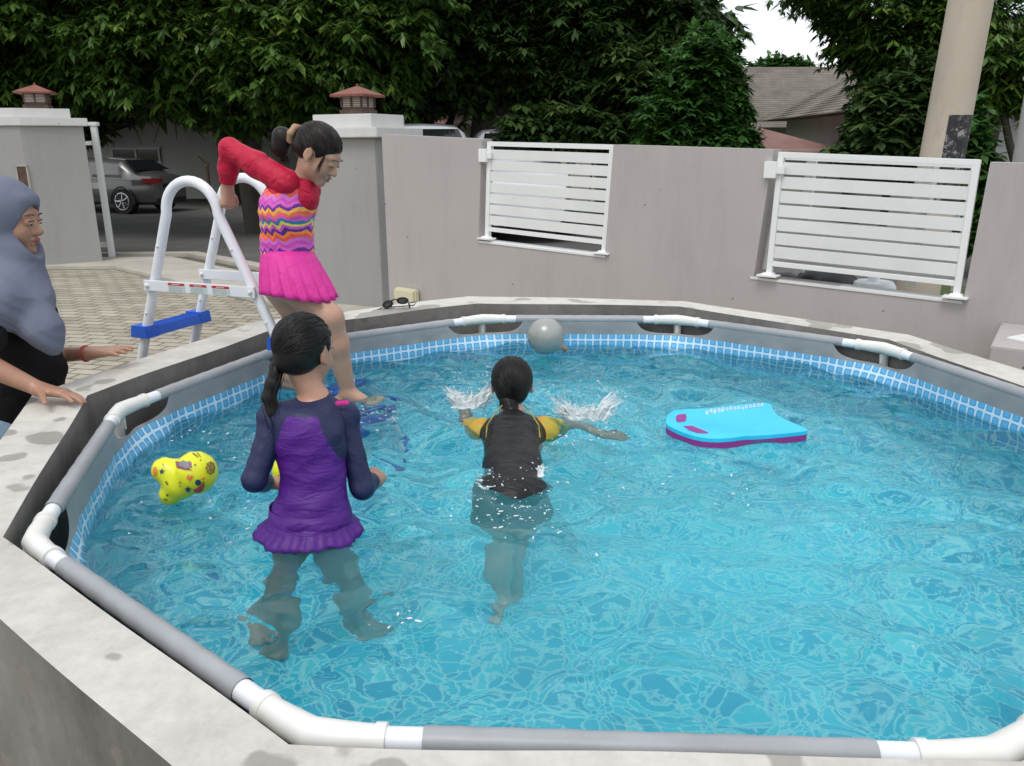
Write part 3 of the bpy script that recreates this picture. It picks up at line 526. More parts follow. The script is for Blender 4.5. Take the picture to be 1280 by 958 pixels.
# ------------------------------------------------------------------ vehicles
def paint(name, c):
    m = M(name, c, .28, metal=.35 if c[0] < .4 else 0); m.b.inputs['Coat Weight'].default_value = .8; m.b.inputs['Coat Roughness'].default_value = .06; MT[name] = m.m
paint('grey_car_paint', (.13, .13, .125)); paint('white_car_paint', (.66, .68, .72))
def car(loc, rz, Ln, Wd, Ht, pm, label, kind='sedan', group=None):
    # local x forward; rear at -Ln/2
    t = empty('parked_car', loc, label, 'car', group); R = Matrix.Rotation(rz, 4, 'Z'); T = Matrix.Translation(loc)@R; h = Ht
    if kind == 'sedan': top = [(-.5, .60), (-.485, .70), (-.40, .735), (-.28, .965), (-.10, 1.0), (.06, .99), (.24, .72), (.42, .62), (.49, .50), (.5, .38)]
    else: top = [(-.5, .55), (-.495, .78), (-.46, .955), (-.30, 1.0), (.0, 1.0), (.10, .975), (.27, .70), (.42, .60), (.49, .48), (.5, .35)]
    belt = .62; st = []
    def topz(u):
        for (a, b), (c, d) in zip(top, top[1:]):
            if a <= u <= c: return b+(d-b)*(u-a)/(c-a+1e-9)
        return .5
    us = sorted(set([a for a, _ in top]+list(np.linspace(-.5, .5, 41)))); vs = []; fs = []; np_ = 13
    for u in us:
        tz = topz(u)*h; e = abs(u)*2; hw = Wd/2*(1-.16*max(0, e-.62)**1.5/.15 if e > .62 else 1); cab = tz > belt*h*1.08; bz = min(tz, belt*h)
        prof = [(0, .17*h), (.80, .17*h), (.95, .22*h), (1.0, .36*h), (1.0, .48*h), (.97, bz*.99)]
        if cab: prof += [(.93, bz+.02), (.82, bz+(tz-bz)*.6), (.74, tz-.09*h*.6), (.62, tz-.02), (.4, tz), (.2, tz+.008), (0, tz+.012)]
        else: prof += [(.93, tz*.998), (.88, tz+.004), (.8, tz+.01), (.7, tz+.015), (.5, tz+.02), (.25, tz+.025), (0, tz+.028)]
        for y, z in prof: vs.append((u*Ln, y*hw, z))
    hwf = lambda u: Wd/2*(1-.16*max(0, abs(u)*2-.62)**1.5/.15 if abs(u)*2 > .62 else 1)
    nb = len(us); nv = len(vs); vs += [(x, -y, z) for x, y, z in vs]
    for s in (0, 1):
        for i in range(nb-1):
            for j in range(np_-1):
                a = s*nv+i*np_+j; f = (a, a+1, a+np_+1, a+np_); fs.append(f if s else f[::-1])
        for i in (0, nb-1):
            fs.append(tuple(s*nv+i*np_+j for j in range(np_)))
    m = MB(); m.add([T@Vector(v) for v in vs], fs); body = m.build('body', pm, t, sm=38, clean=True)
    # glass: quads hugging the greenhouse, slightly proud
    def pt(u, k, s, off=.008):
        tz = topz(u)*h; bz = belt*h; y = [.93, .82, .74, .62][0]; yy = .93+(.70-.93)*k; z = bz+.02+(tz-.06*h-bz)*k; return T@Vector((u*Ln, s*(yy*Wd/2+off), z))
    roofu = [a for a, b in top if b > .95]; u0, u1 = roofu[0]-.03, roofu[-1]+.08
    for s in (-1, 1):
        for (a, b) in ((u0, (u0+u1)/2-.015), ((u0+u1)/2+.01, u1)): gl = MB(); gl.hexa([pt(a, .1, s), pt(b, .1, s), pt(b-.02*(b > 0), .86, s), pt(a+.02*(a < -.1), .86, s)], T.to_3x3()@Vector((0, s*.004, 0))).build('side_window', 'dark_glass', t)
    def slope(ua, ub, name, w=.76):
        g = MB(); za, zb = topz(ua)*h, topz(ub)*h; sg = 1 if ub < 0 and ua < ub else -1; n_ = Vector((-(zb-za), 0, (ub-ua)*Ln)).normalized(); n_ = n_ if n_.z > 0 else -n_; o = n_*.03
        a0, a1 = Vector((ua*Ln, 0, za))+o, Vector((ub*Ln, 0, zb))+o; dd = a1-a0; a0 = a0+dd*.1; a1 = a1-dd*.12
        g.hexa([T@(a0+Vector((0, -w*Wd/2, 0))), T@(a0+Vector((0, w*Wd/2, 0))), T@(a1+Vector((0, .62*Wd/2, 0))), T@(a1+Vector((0, -.62*Wd/2, 0)))], T.to_3x3()@(n_*.006)); g.build(name, 'dark_glass', t, bev=.002)
    if kind == 'sedan': slope(-.40, -.28, 'rear_window'); slope(.24, .06, 'windscreen')
    else: slope(-.495, -.46, 'rear_window'); slope(.27, .10, 'windscreen')
    for s in (-1, 1):
        g = MB(); zt = .60*h if kind == 'sedan' else .62*h
        g.hexa([T@Vector(p) for p in ((-.5*Ln-.01, s*.45*hwf(-.5), zt+.04), (-.5*Ln-.01, s*.45*hwf(-.5), zt-.04), (-.5*Ln-.01, s*.99*hwf(-.5), zt-.08), (-.5*Ln-.01, s*.99*hwf(-.5), zt+.05))], T.to_3x3()@Vector((.03, 0, 0)))
        g.hexa([T@Vector(p) for p in ((-.5*Ln-.01, s*(.99*hwf(-.5)+.008), zt-.08), (-.5*Ln-.01, s*(.99*hwf(-.5)+.008), zt+.05), (-.44*Ln, s*(hwf(-.44)+.008), zt+.05), (-.44*Ln, s*(hwf(-.44)+.008), zt-.03))], T.to_3x3()@Vector((.0, s*-.02, 0))); g.build('tail_lamp', 'red_lamp', t)
        g = MB(); g.ball(T@Vector((.2*Ln, s*(Wd/2+.08), .68*h)), (.08, .09, .06), 10, 8); g.build('wing_mirror', pm, t, sm=60)
    g = MB(); g.box(T@Vector((-.5*Ln-.012, 0, .50*h)), (.02, .5, .11), rz); g.build('number_plate', 'black_plastic', t)
    g = MB(); g.box(T@Vector((-.5*Ln-.006, 0, .235*h)), (.07, Wd*.66, .13), rz); g.build('rear_bumper', 'black_plastic', t, bev=.02)
    for sx in (-.31, .30):
        for s in (-1, 1):
            c = Vector((sx*Ln, s*(Wd/2-.10), .31)); w = MB(); w.tube([T@(c+Vector((0, -s*.11, 0))), T@(c+Vector((0, s*.105, 0)))], .31, 24); wh = w.build('wheel', 'tyre', t, sm=40, bev=.012)
            w = MB(); w.tube([T@(c+Vector((0, s*.10, 0))), T@(c+Vector((0, s*.112, 0)))], .2, 20)
            w.build('rim', 'black_plastic', wh, sm=40); w = MB()
            for k in range(7):
                a = k*2*math.pi/7; dr = Vector((math.cos(a), 0, math.sin(a))); w.tube([T@(c+Vector((0, s*.115, 0))+dr*.02), T@(c+Vector((0, s*.118, 0))+dr*.2)], [.022, .018], 6)
            w.tube([T@(c+Vector((math.cos(a)*.2, s*.113, math.sin(a)*.2))) for a in np.linspace(0, 2*math.pi, 21)], .012, 6); w.build('spokes', 'chrome', wh, sm=40)
            w = MB(); w.tube([T@(c+Vector((math.cos(a)*.335, s*.085, math.sin(a)*.335))) for a in np.linspace(-.2, math.pi+.2, 16)], .028, 8); w.build('wheel_arch', 'black_plastic', t, sm=40)
    return t
car(Vector((-10.35, 21.3, 0)), math.radians(163), 4.1, 1.56, 1.32, 'grey_car_paint', 'dark grey sedan parked across the road with red tail lamps towards the pool')
car(Vector((-1.50, 14.2, 0)), math.radians(-80), 4.3, 1.86, 1.90, 'white_car_paint', 'white people carrier behind the wall, its roof edge beside the pillar cap', 'mpv')
car(Vector((.03, 15.4, 0)), math.radians(-84), 4.0, 1.72, 1.84, 'white_car_paint', 'white hatchback parked beyond the slatted panel, farther from the wall', 'mpv')

# ------------------------------------------------------------------ trees
def leaf_tree(name, label, base, lobes, nclu, leaf, mat, csize=.30, nl=7, lw=.2, droop=.55, trunk=(), group='trees beyond the wall', thr=.38, seed=0, shell=.55, cat='tree', minz=-9):
    g = np.random.default_rng(seed+100); t = empty(name, base, label, cat, group)
    L_ = np.array([[c[0], c[1], c[2]] for c, _ in lobes]); Rr = np.array([r if hasattr(r, '__len__') else (r, r, r*.85) for _, r in lobes], float); wgt = (Rr.prod(1))**.75; wgt /= wgt.sum()
    li = g.choice(len(lobes), nclu, p=wgt); d = g.normal(size=(nclu, 3)); d /= np.linalg.norm(d, axis=1)[:, None]; rr = shell+(1.03-shell)*g.random(nclu)**.6
    bump_ = 1+.22*np.sin(d[:, 0]*7+li*2)*np.sin(d[:, 1]*6+li)+.14*np.sin(d[:, 2]*11+li*3+d[:, 0]*5)
    pos = L_[li]+d*Rr[li]*(rr*bump_)[:, None]; f_ = np.sin(pos[:, 0]*3.1+seed)*np.sin(pos[:, 1]*2.7+1.3*seed)*np.sin(pos[:, 2]*3.7)+.5*np.sin(pos[:, 0]*7.3+pos[:, 2]*5.1)*np.sin(pos[:, 2]*8.7+1)+g.normal(size=nclu)*.12
    kp = (f_ > -thr) & (pos[:, 2] > minz); pos, d = pos[kp], d[kp]; n = len(pos)
    # cluster of drooping leaves
    out = d*np.array([1, 1, .35])+g.normal(size=(n, 3))*.35; out /= np.linalg.norm(out, axis=1)[:, None]; sc = csize*(.5+.9*g.random(n))
    up = np.array([0, 0, 1.]); sd = np.cross(out, up); sd /= np.linalg.norm(sd, axis=1)[:, None]+1e-9; u2 = np.cross(sd, out)
    V = []; T_ = []; tv = (g.random(n)*.55+.25*(f_[kp] > .3)+.2*(d[:, 2] > .2)).clip(0, 1)
    for k in range(nl):
        a = (k-(nl-1)/2)/((nl-1)/2 or 1)*1.9+g.normal(size=n)*.25; dirv = out*np.cos(a)[:, None]+sd*np.sin(a)[:, None]-up*(droop*(.5+g.random(n)))[:, None]+u2*(g.normal(size=n)*.2)[:, None]; dirv /= np.linalg.norm(dirv, axis=1)[:, None]
        wv = np.cross(dirv, up); wv /= np.linalg.norm(wv, axis=1)[:, None]+1e-9; nv_ = np.cross(wv, dirv); ll = (sc*(.75+.4*g.random(n)))[:, None]; b0 = pos+out*(sc*.12*(k % 3))[:, None]
        mid = b0+dirv*ll*.45; V += [b0, mid+wv*ll*lw-nv_*ll*.05, b0+dirv*ll-up*ll*.12, mid-wv*ll*lw-nv_*ll*.05]; T_ += [tv+g.normal(size=n)*.08]*4
    V = np.stack(V, 1).reshape(-1, 3); T_ = np.stack(T_, 1).reshape(-1).clip(0, 1); nq = len(V)//4; q = np.arange(nq)*4; tri = np.stack([q, q+1, q+2, q, q+2, q+3], 1).reshape(-1)
    me = bpy.data.meshes.new('crown'); me.vertices.add(len(V)); me.vertices.foreach_set('co', V.ravel().astype(np.float32)); me.loops.add(len(tri)); me.loops.foreach_set('vertex_index', tri.astype(np.int32)); me.polygons.add(nq*2); me.polygons.foreach_set('loop_start', (np.arange(nq*2)*3).astype(np.int32)); me.update(calc_edges=True)
    at = me.attributes.new('tint', 'FLOAT', 'POINT'); at.data.foreach_set('value', T_.astype(np.float32)); link('crown', me, mat, t)
    m = MB(); r0 = .16
    for tr in trunk: m.tube([Vector(p) for p, _ in tr], [r for _, r in tr], 10)
    if trunk:
        tip = Vector(trunk[0][-1][0]); rt = trunk[0][-1][1]
        for i, (c, rad) in enumerate(lobes):
            c = Vector(c); mid = (tip*.5+c*.5)+Vector((g.normal()*.25, g.normal()*.25, .1)); m.tube([tip, mid, c], [rt*.6, rt*.4, rt*.14], 7)
            for _ in range(7):
                rd = rad if not hasattr(rad, '__len__') else rad[0]; e = c+Vector(g.normal(size=3)).normalized()*rd*.85; m.tube([mid*.4+c*.6, (c+e)/2+Vector((0, 0, .1)), e], [rt*.2, rt*.12, rt*.04], 5)
        m.build('trunk', 'bark', t, sm=60, clean=False)
    return t
def Lb(x, y, Y, r): return (P(x, y, Y), r)
# big mango-like tree over the left of the road
Y = 15.5; b = PZ(300, 262, 0)
leaf_tree('broadleaf_tree', 'large leafy tree with drooping light green leaves hanging over the left of the road', (-4.9, 16, 0), [Lb(-60, 35, 15, (2.4, 1.5, 1.5)), Lb(40, 70, 15.5, (1.9, 1.4, 1.2)), Lb(120, 10, 15, (2.4, 1.5, 1.3)), Lb(210, 60, 15, (1.9, 1.4, 1.1)), Lb(300, 30, 15, (2.3, 1.5, 1.3)), Lb(370, 70, 14.5, (1.5, 1.4, .95)), Lb(290, 118, 14.8, (1.1, .9, .6)), Lb(100, 98, 16, (1.4, 1.2, .5)), Lb(215, 98, 15.2, (1.2, 1.0, .40)), Lb(440, 20, 15, (1.7, 1.5, 1.5)), Lb(400, 120, 14.6, (.6, .6, .4))], 30000, 0, 'leaf_mango', csize=.19, droop=.5, lw=.19,
    trunk=[[((-4.75, 15.6, 0), .24), ((-4.85, 15.6, .9), .19), ((-4.7, 15.6, 1.8), .17), ((-4.3, 15.5, 2.9), .15)]], seed=1)
leaf_tree('broadleaf_tree', 'dull grey-green tree at the far left behind the wide pillar', (-9.5, 17, 0), [Lb(40, 130, 15.8, (1.6, 1.3, .75)), Lb(85, 135, 16.5, (.6, .9, .3)), Lb(-30, 90, 17, (2.2, 2, 1.2)), Lb(90, 85, 17, (1.4, 1.4, .8))], 8500, 0, 'leaf_olive', csize=.19, droop=.6, lw=.17, trunk=[[((-9.6, 17, 0), .2), ((-9.6, 17, 2), .15)]], seed=2)
leaf_tree('broadleaf_tree', 'tall dark tree behind the others at the top left', (-8, 24, 0), [Lb(20, 20, 24, (4.5, 2.5, 2.3)), Lb(250, 10, 24, (4.5, 2.5, 2.3)), Lb(420, 20, 24, (3.5, 2.5, 2.3)), Lb(130, 60, 24, (4, 2.4, 1.3)), Lb(330, 70, 24, (3.0, 2.4, 1.2))], 8000, 0, 'leaf_dark', csize=.62, droop=.6, lw=.2, trunk=[[((-8, 24, 0), .3), ((-8, 24, 3.4), .22)]], seed=3, thr=.9)
# dark central trees
leaf_tree('dark_tree', 'tall dark tree with two slim forked trunks right of the nearer lantern', (-1.7, 17, 0), [Lb(520, 15, 17, (2.4, 1.6, 1.5)), Lb(455, 95, 16, (1.1, 1.0, .8)), Lb(570, 65, 17.5, (1.7, 1.5, .7)), Lb(480, 130, 15, (.6, .6, .35))], 19000, 0, 'leaf_dark', csize=.20, droop=.4, lw=.2,
    trunk=[[((-1.95, 17, 0), .16), ((-1.98, 17, 1.4), .13), ((-1.8, 17, 2.4), .12), ((-1.9, 17, 4), .10)], [((-1.7, 17.2, 0), .15), ((-1.62, 17.2, 1.5), .13), ((-1.65, 17.2, 2.6), .11), ((-1.2, 17.2, 4), .08)], [((-1.6, 17.1, 1.5), .08), ((-1.2, 17.1, 2.0), .07), ((-.9, 17.1, 2.8), .05)]], seed=4, thr=.6)
leaf_tree('dark_tree', 'big dark tree on a thick trunk above the smaller slatted panel', (-.6, 16.5, 0), [Lb(620, 15, 16.5, (2.6, 1.6, 1.5)), Lb(740, 40, 16.5, (2.3, 1.6, 1.6)), Lb(710, 98, 16.5, (1.3, 1.2, .7)), Lb(790, 120, 15.5, (1.4, 1.2, .9)), Lb(825, 20, 17, (.9, 1.1, 1.5)), Lb(745, 160, 15, (1.6, .9, .45)), Lb(855, 0, 17.5, (.36, .8, .9))], 27000, 0, 'leaf_dark', csize=.20, droop=.4, lw=.2,
    trunk=[[((-.62, 16.5, 0), .30), ((-.60, 16.5, 1.3), .25), ((-.45, 16.5, 2.4), .24), ((-.1, 16.5, 3.6), .2)], [((-.5, 16.5, 1.9), .14), ((.5, 16.3, 3.0), .10), ((1.6, 16, 3.7), .07)]], seed=5, thr=.62)
leaf_tree('dark_tree', 'darkest tree filling the gap behind the centre trunks', (2, 25, 0), [Lb(560, 30, 25, (3.5, 2, 2.0)), Lb(700, 20, 25, (4, 2, 2.4)), Lb(770, 110, 25, (1.6, 2, 1.2)), Lb(640, 70, 26, (3.0, 2, .8))], 6500, 0, 'leaf_dark', csize=.6, droop=.6, lw=.2, trunk=[[((2, 25, 0), .3), ((2, 25, 3.4), .22)]], seed=6, thr=.9)
leaf_tree('bushy_tree', 'bright green bushy tree left of the brown tiled roof', (3.1, 12.6, 0), [Lb(875, 98, 12.6, (.50, .6, .55)), Lb(895, 78, 12.8, (.34, .4, .36)), Lb(850, 145, 12.4, (.60, .6, .42)), Lb(898, 140, 12.6, (.42, .5, .46)), Lb(870, 178, 12.4, (.75, .6, .32)), Lb(835, 185, 12.2, (.4, .4, .25)), Lb(912, 110, 12.8, (.22, .3, .26)), Lb(885, 55, 13, (.22, .3, .26)), Lb(920, 178, 12.4, (.3, .4, .25))], 6500, 0, 'leaf_bright', csize=.14, droop=.3, lw=.24, trunk=[[((3.1, 12.6, 0), .09), ((3.12, 12.6, 1.6), .07)]], seed=7, thr=.75, shell=.45)
leaf_tree('feathery_tree', 'tree with fine feathery foliage hanging left of the utility pole', (6.4, 13.6, 0), [Lb(1122, 5, 13.5, (1.05, 1.2, .9)), Lb(1050, -22, 13.5, (.8, 1.0, .42)), Lb(1150, 60, 13.2, (.95, 1.0, .75)), Lb(1105, 70, 13.5, (.45, .7, .35)), Lb(1250, 20, 13, (1.2, 1.2, .9)), Lb(1255, 85, 13, (.7, .6, .45)), Lb(1046, 20, 13.6, (.35, .5, .22)), Lb(1058, 55, 13.6, (.22, .4, .2))], 11000, 0, 'leaf_mango', csize=.15, nl=6, droop=.4, lw=.17,
    trunk=[[((7.55, 13.3, 0), .13), ((7.45, 13.3, 1.2), .11), ((7.55, 13.3, 2.2), .10), ((7.3, 13.4, 3.3), .08)]], seed=8, thr=.5)
q = P(1262, 160, 11.5); leaf_tree('feathery_tree', 'small crooked tree with a bent trunk near the right edge', (q.x+.1, 11.5, 0), [Lb(1262, 70, 11.5, (.55, .5, .4)), Lb(1290, 100, 11.5, (.4, .4, .5)), Lb(1225, 130, 11.6, (.28, .25, .3))], 1500, 0, 'leaf_mango', csize=.15, nl=6, droop=.4, lw=.17,
    trunk=[[(P(1272, 215, 11.5), .055), (P(1262, 180, 11.5), .05), (P(1252, 130, 11.5), .045), (P(1240, 100, 11.5), .04), (P(1250, 85, 11.5), .03)]], seed=9, thr=.5)
leaf_tree('dark_shrub', 'dense dark shrub with broad leaves left of the utility pole', (5.2, 11.6, 0), [Lb(1105, 130, 11.6, (.36, .5, .32)), Lb(1098, 165, 11.5, (.36, .5, .35)), Lb(1130, 160, 11.5, (.65, .5, .5)), Lb(1090, 188, 11.3, (.36, .5, .22)), Lb(1150, 120, 11.6, (.5, .5, .45)), Lb(1120, 195, 11.3, (.8, .5, .3))], 3200, 0, 'leaf_dark', csize=.17, droop=.3, lw=.24, trunk=[[((5.2, 11.6, 0), .06), ((5.2, 11.6, 1.3), .05)]], seed=10, thr=.85, cat='shrub', shell=.4)
leaf_tree('dark_shrub', 'thin leafy shrub in the gap right of the utility pole', (6.0, 10.2, 0), [Lb(1213, 190, 10.2, (.22, .3, .35)), Lb(1222, 230, 10, (.2, .3, .3)), Lb(1212, 150, 10.4, (.14, .2, .3)), Lb(1218, 290, 9.8, (.3, .3, .25))], 650, 0, 'leaf_bright', csize=.17, droop=.3, lw=.22, trunk=[[((6.0, 10.2, 0), .03), ((6.0, 10.2, 1.3), .03)]], seed=11, thr=.85, cat='shrub', shell=.3)
leaf_tree('round_tree', 'distant rounded pale green tree rising over the brown tiled roof', (19, 60, 0), [Lb(974, 92, 60, (2.0, 2, 1.0)), Lb(958, 98, 60, (1.2, 1.2, .7)), Lb(992, 98, 60, (1.3, 1.2, .7))], 2600, 0, 'leaf_bright', csize=.5, droop=.2, lw=.3, trunk=[[((19.3, 60, 0), .3), ((19.3, 60, 5.5), .25)]], seed=12, thr=.9, shell=.4)
# ------------------------------------------------------------------ ladder
nn_ = Vector((math.cos(math.radians(159.2)), math.sin(math.radians(159.2)), 0)); tt_ = Vector((.355, .935, 0)).normalized()
MT['blue_plastic'] = vary('blue_plastic', (.012, .09, .50), (.02, .12, .58), 8, .38, .08, 60).m
def LP(n, s, z): return Vector((PC.x, PC.y, 0))+nn_*n+tt_*s+Vector((0, 0, z))
LC = 1.624; ZT = 1.325
def lw_o(z): return .122+(ZT-z)*.375
def lw_i(z): return .122+(ZT-z)*.47
lad = empty('pool_ladder', LP(LC, .31, 0), 'white tubular A-frame pool ladder with blue treads straddling the concrete surround', 'pool ladder')
for s_ in (.160, .470):
    pts = [LP(LC+lw_o(z), s_, z) for z in (.01, .45, .9, 1.2)]+[LP(LC+.122*math.cos(a)+ (0), s_, ZT+.122*math.sin(a)) for a in np.linspace(0, math.pi, 17)]+[LP(LC-lw_i(z), s_, z) for z in (1.2, .9, .45, .035)]
    m = MB(); m.tube(pts, .0195, 18); m.build('side_rail', 'white_plastic', lad, sm=50)
    for z in (.01,): m = MB(); m.tube([LP(LC+lw_o(0), s_, .0), LP(LC+lw_o(0), s_, .05)], .029, 14); m.build('foot_cap', 'blue_plastic', lad, sm=40)
    m = MB(); m.tube([LP(LC-lw_i(0), s_, .03), LP(LC-lw_i(0), s_, .08)], .029, 14); m.build('foot_cap', 'blue_plastic', lad, sm=40)
    zb = 1.025; side = -tt_*.0215; p, q = LP(LC+lw_o(zb)+.015, s_, zb)+side, LP(LC-lw_i(zb)-.015, s_, zb)+side; up = Vector((0, 0, .042)); m = MB(); m.hexa([p, q, q+up, p+up], -tt_*.012); br = m.build('cross_brace', 'white_plastic', lad, bev=.002)
    for pp in (p+up*.5+(q-p)*.035, q+up*.5-(q-p)*.035): m = MB(); m.ball(pp-tt_*.014, .0095, 12, 8); m.build('bolt', 'connector', lad, sm=60)
    for zz in (.93, 1.2):
        for pp in (LP(LC+lw_o(zz)+.0, s_, zz), LP(LC-lw_i(zz), s_, zz)): m = MB(); m.ball(pp-tt_*.019, .006, 10, 6); m.build('rivet', 'connector', lad, sm=60)
    if s_ < .3:
        d = (q-p); nrm = -tt_*.0135; MT['sticker'] = MT.get('sticker') or vary('sticker_paper', (.62, .70, .66), (.56, .64, .62), 60, .5, 0).m; MT['red_ink'] = MT.get('red_ink') or M('red_ink', (.55, .03, .03), .5).m; MT['grey_ink'] = MT.get('grey_ink') or M('grey_ink', (.30, .36, .36), .6).m
        for u in (.31, .51, .71):
            m = MB(); a_ = p+d*(u-.075)+nrm; b_ = p+d*(u+.075)+nrm; m.hexa([a_+up*.08, b_+up*.08, b_+up*.66, a_+up*.66], -tt_*.0006); m.cur = 1; m.hexa([a_+up*.68, b_+up*.68, b_+up*.90, a_+up*.90], -tt_*.0008); m.cur = 2
            for v in (.16, .26, .36, .46, .56): m.hexa([a_+d*.006+up*v-tt_*.0006, b_-d*.006-d*.02*((v*10) % 2 > 1)+up*v-tt_*.0006, b_-d*.006-d*.02*((v*10) % 2 > 1)+up*(v+.035)-tt_*.0006, a_+d*.006+up*(v+.035)-tt_*.0006], -tt_*.0004)
            m.cur = 0
            for k in range(6): c0 = a_+d*(.04+.012*k)+up*.74-tt_*.0008; m.hexa([c0, c0+d*.007, c0+d*.007+up*.10, c0+up*.10], -tt_*.0004)
            m.build('warning_label', ['sticker', 'red_ink', 'grey_ink'], br, clean=False)
for z in (.83, .58, .33):
    for sd, lw_ in ((1, lw_o), (-1, lw_i)):
        n0 = LC+sd*lw_(z); a_, b_ = LP(n0, .160-.035, z), LP(n0, .470+.035, z); m = MB(); w = .042; h = .038
        m.hexa([a_-nn_*w, a_+nn_*w, a_+nn_*w*.86+Vector((0, 0, h)), a_-nn_*w*.86+Vector((0, 0, h))], b_-a_)
        for s_ in (.160, .470): m.box(LP(n0, s_, z+.022), (.088, .062, .048), math.atan2(nn_.y, nn_.x), .92)
        for k in range(5): v = -.7+.35*k; m.hexa([a_+nn_*(w*v-.002)+Vector((0, 0, h)), a_+nn_*(w*v+.002)+Vector((0, 0, h)), a_+nn_*(w*v+.002)+Vector((0, 0, h+.002)), a_+nn_*(w*v-.002)+Vector((0, 0, h+.002))], b_-a_)
        m.build('tread', 'blue_plastic', lad, clean=False)
# ------------------------------------------------------------------ people
def frame(F, U=(0, 0, 1)):
    F = Vector(F).normalized(); R = F.cross(Vector(U)).normalized(); U = R.cross(F).normalized(); return R, F, U
def fmat(fr): return np.array([[fr[0][i], fr[1][i], fr[2][i]] for i in range(3)])
def head(s, c, fr, k, neck=None, nr=.036):
    R, F, U = fr; A = fmat(fr); g = lambda x, y, z: c+(R*x+F*y+U*z)*k
    s.ell(g(0, -.014, .028), (.074*k, .090*k, .082*k), A, .02*k); s.ell(g(0, .030, -.028), (.059*k, .060*k, .080*k), A, .02*k); s.cone(g(0, .030, -.055), g(0, .066, -.090), .046*k, .024*k, .02*k)
    for q in (-1, 1): s.ell(g(q*.034, .056, -.036), (.024*k, .026*k, .028*k), A, .02*k); s.ell(g(q*.028, .060, .022), (.026*k, .024*k, .018*k), A, .012*k)
    s.cone(g(0, .082, .004), g(0, .104, -.027), .0075*k, .0115*k, .010*k); s.ell(g(0, .100, -.031), (.0125*k,)*3, A, .006*k)
    for q in (-1, 1):
        s.ell(g(q*.011, .094, -.034), (.0085*k,)*3, A, .005*k); s.ell(g(q*.030, .098, .003), (.018*k, .016*k, .012*k), A, .010*k, -1)
        s.ell(g(q*.030, .078, .002), (.0165*k, .0145*k, .0125*k), A, .004*k)
        s.ell(g(q*.077, -.006, -.008), (.010*k, .019*k, .031*k), A, .006*k); s.ell(g(q*.087, -.001, -.004), (.006*k, .011*k, .020*k), A, .004*k, -1); s.ell(g(q*.079, .004, -.034), (.007*k, .009*k, .010*k), A, .004*k)
    s.cone(g(-.015, .089, -.057), g(.015, .089, -.057), .0075*k, .0075*k, .004*k); s.cone(g(-.012, .088, -.069), g(.012, .088, -.069), .0085*k, .0085*k, .004*k); s.cone(g(-.022, .094, -.063), g(.022, .094, -.063), .003*k, .003*k, .003*k, op=-1)
    s.ell(g(0, .074, -.096), (.019*k, .017*k, .015*k), A, .012*k)
    if neck is not None: s.cone(g(0, -.022, -.06), neck, nr, nr*1.12, .02*k)
smat('eye_white', (.75, .72, .68), .15); smat('iris', (.012, .007, .005), .08); smat('lip', (.30, .07, .06), .4); smat('lip_soft', (.36, .15, .115), .45); smat('brow_hair', (.014, .010, .008), .6)
def face_bits(par, c, fr, k, closed=False, lipm='lip_soft'):
    R, F, U = fr; A = Matrix([[fr[j][i] for j in range(3)] for i in range(3)]); g = lambda x, y, z: c+(R*x+F*y+U*z)*k
    for q in (-1, 1):
        m = MB()
        if not closed: m.ball(g(q*.030, .0800, -.001), (.0120*k, .0125*k, .0066*k), 14, 10, A); m.cur = 1; m.ball(g(q*.031, .0882, -.003), (.0058*k, .0055*k, .0048*k), 12, 8, A); m.build('eye', ['eye_white', 'iris'], par, sm=80, clean=False)
        m = MB(); m.tube([g(q*.014, .090, .0235), g(q*.028, .0935, .029), g(q*.046, .078, .025)], [.0024*k, .0034*k, .0012*k], 6, sq=.6)
        m.build('eyebrow', 'brow_hair', par, sm=80)
        m = MB(); m.tube([g(q*.017, .0915, .006-.009*closed), g(q*.030, .0955, .0095-.014*closed), g(q*.044, .086, .006-.009*closed)], .0014*k, 6); m.build('eyelashes', 'brow_hair', par, sm=80)
    m = MB(); m.tube([g(-.021, .0895, -.061), g(-.008, .0975, -.0555), g(0, .0985, -.0575), g(.008, .0975, -.0555), g(.021, .0895, -.061)], [.0012*k, .0042*k, .0038*k, .0042*k, .0012*k], 8); m.tube([g(-.020, .089, -.064), g(0, .0965, -.0705), g(.020, .089, -.064)], [.0012*k, .0052*k, .0012*k], 8); m.build('lips', lipm, par, sm=80, clean=False)
def hand(s, w, D, N, L_, thumb=1, curl=(.25, .3, .2), spread=.16, tcurl=.3):
    D = Vector(D).normalized(); N = Vector(N); N = (N-D*N.dot(D)).normalized(); Sd = D.cross(N).normalized()*thumb; w = Vector(w)
    offs = (.155, .055, -.048, -.145); ln = (.39, .44, .41, .32)
    for i, (o, l) in enumerate(zip(offs, ln)):
        kn = w+D*L_*(.50-.03*abs(i-1))+Sd*L_*o; s.cone(w+Sd*L_*o*.55, kn, .105*L_, .075*L_, .012)
        a = spread*(1.5-i)/1.5; d = (D*math.cos(a)+Sd*math.sin(a)).normalized(); p = kn; th = 0; rr = (.054, .050, .045, .038)
        for j, f_ in enumerate((.44, .31, .25)):
            th += curl[j]*(1+.12*i); dd = (d*math.cos(th)+N*math.sin(th)).normalized(); q = p+dd*l*f_*L_; s.cone(p, q, rr[j]*L_, rr[j+1]*L_, .0035 if j else .006); p = q
    p = w+D*L_*.10+Sd*L_*.10; d = (D*.62+Sd*.75+N*.22).normalized()
    for j, (f_, r0, r1) in enumerate(((.26, .085, .062), (.19, .060, .054), (.16, .054, .044))):
        q = p+d*f_*L_; s.cone(p, q, r0*L_, r1*L_, .008 if j == 0 else .004); p = q; d = (d+N*tcurl*.5+D*tcurl*.6).normalized()
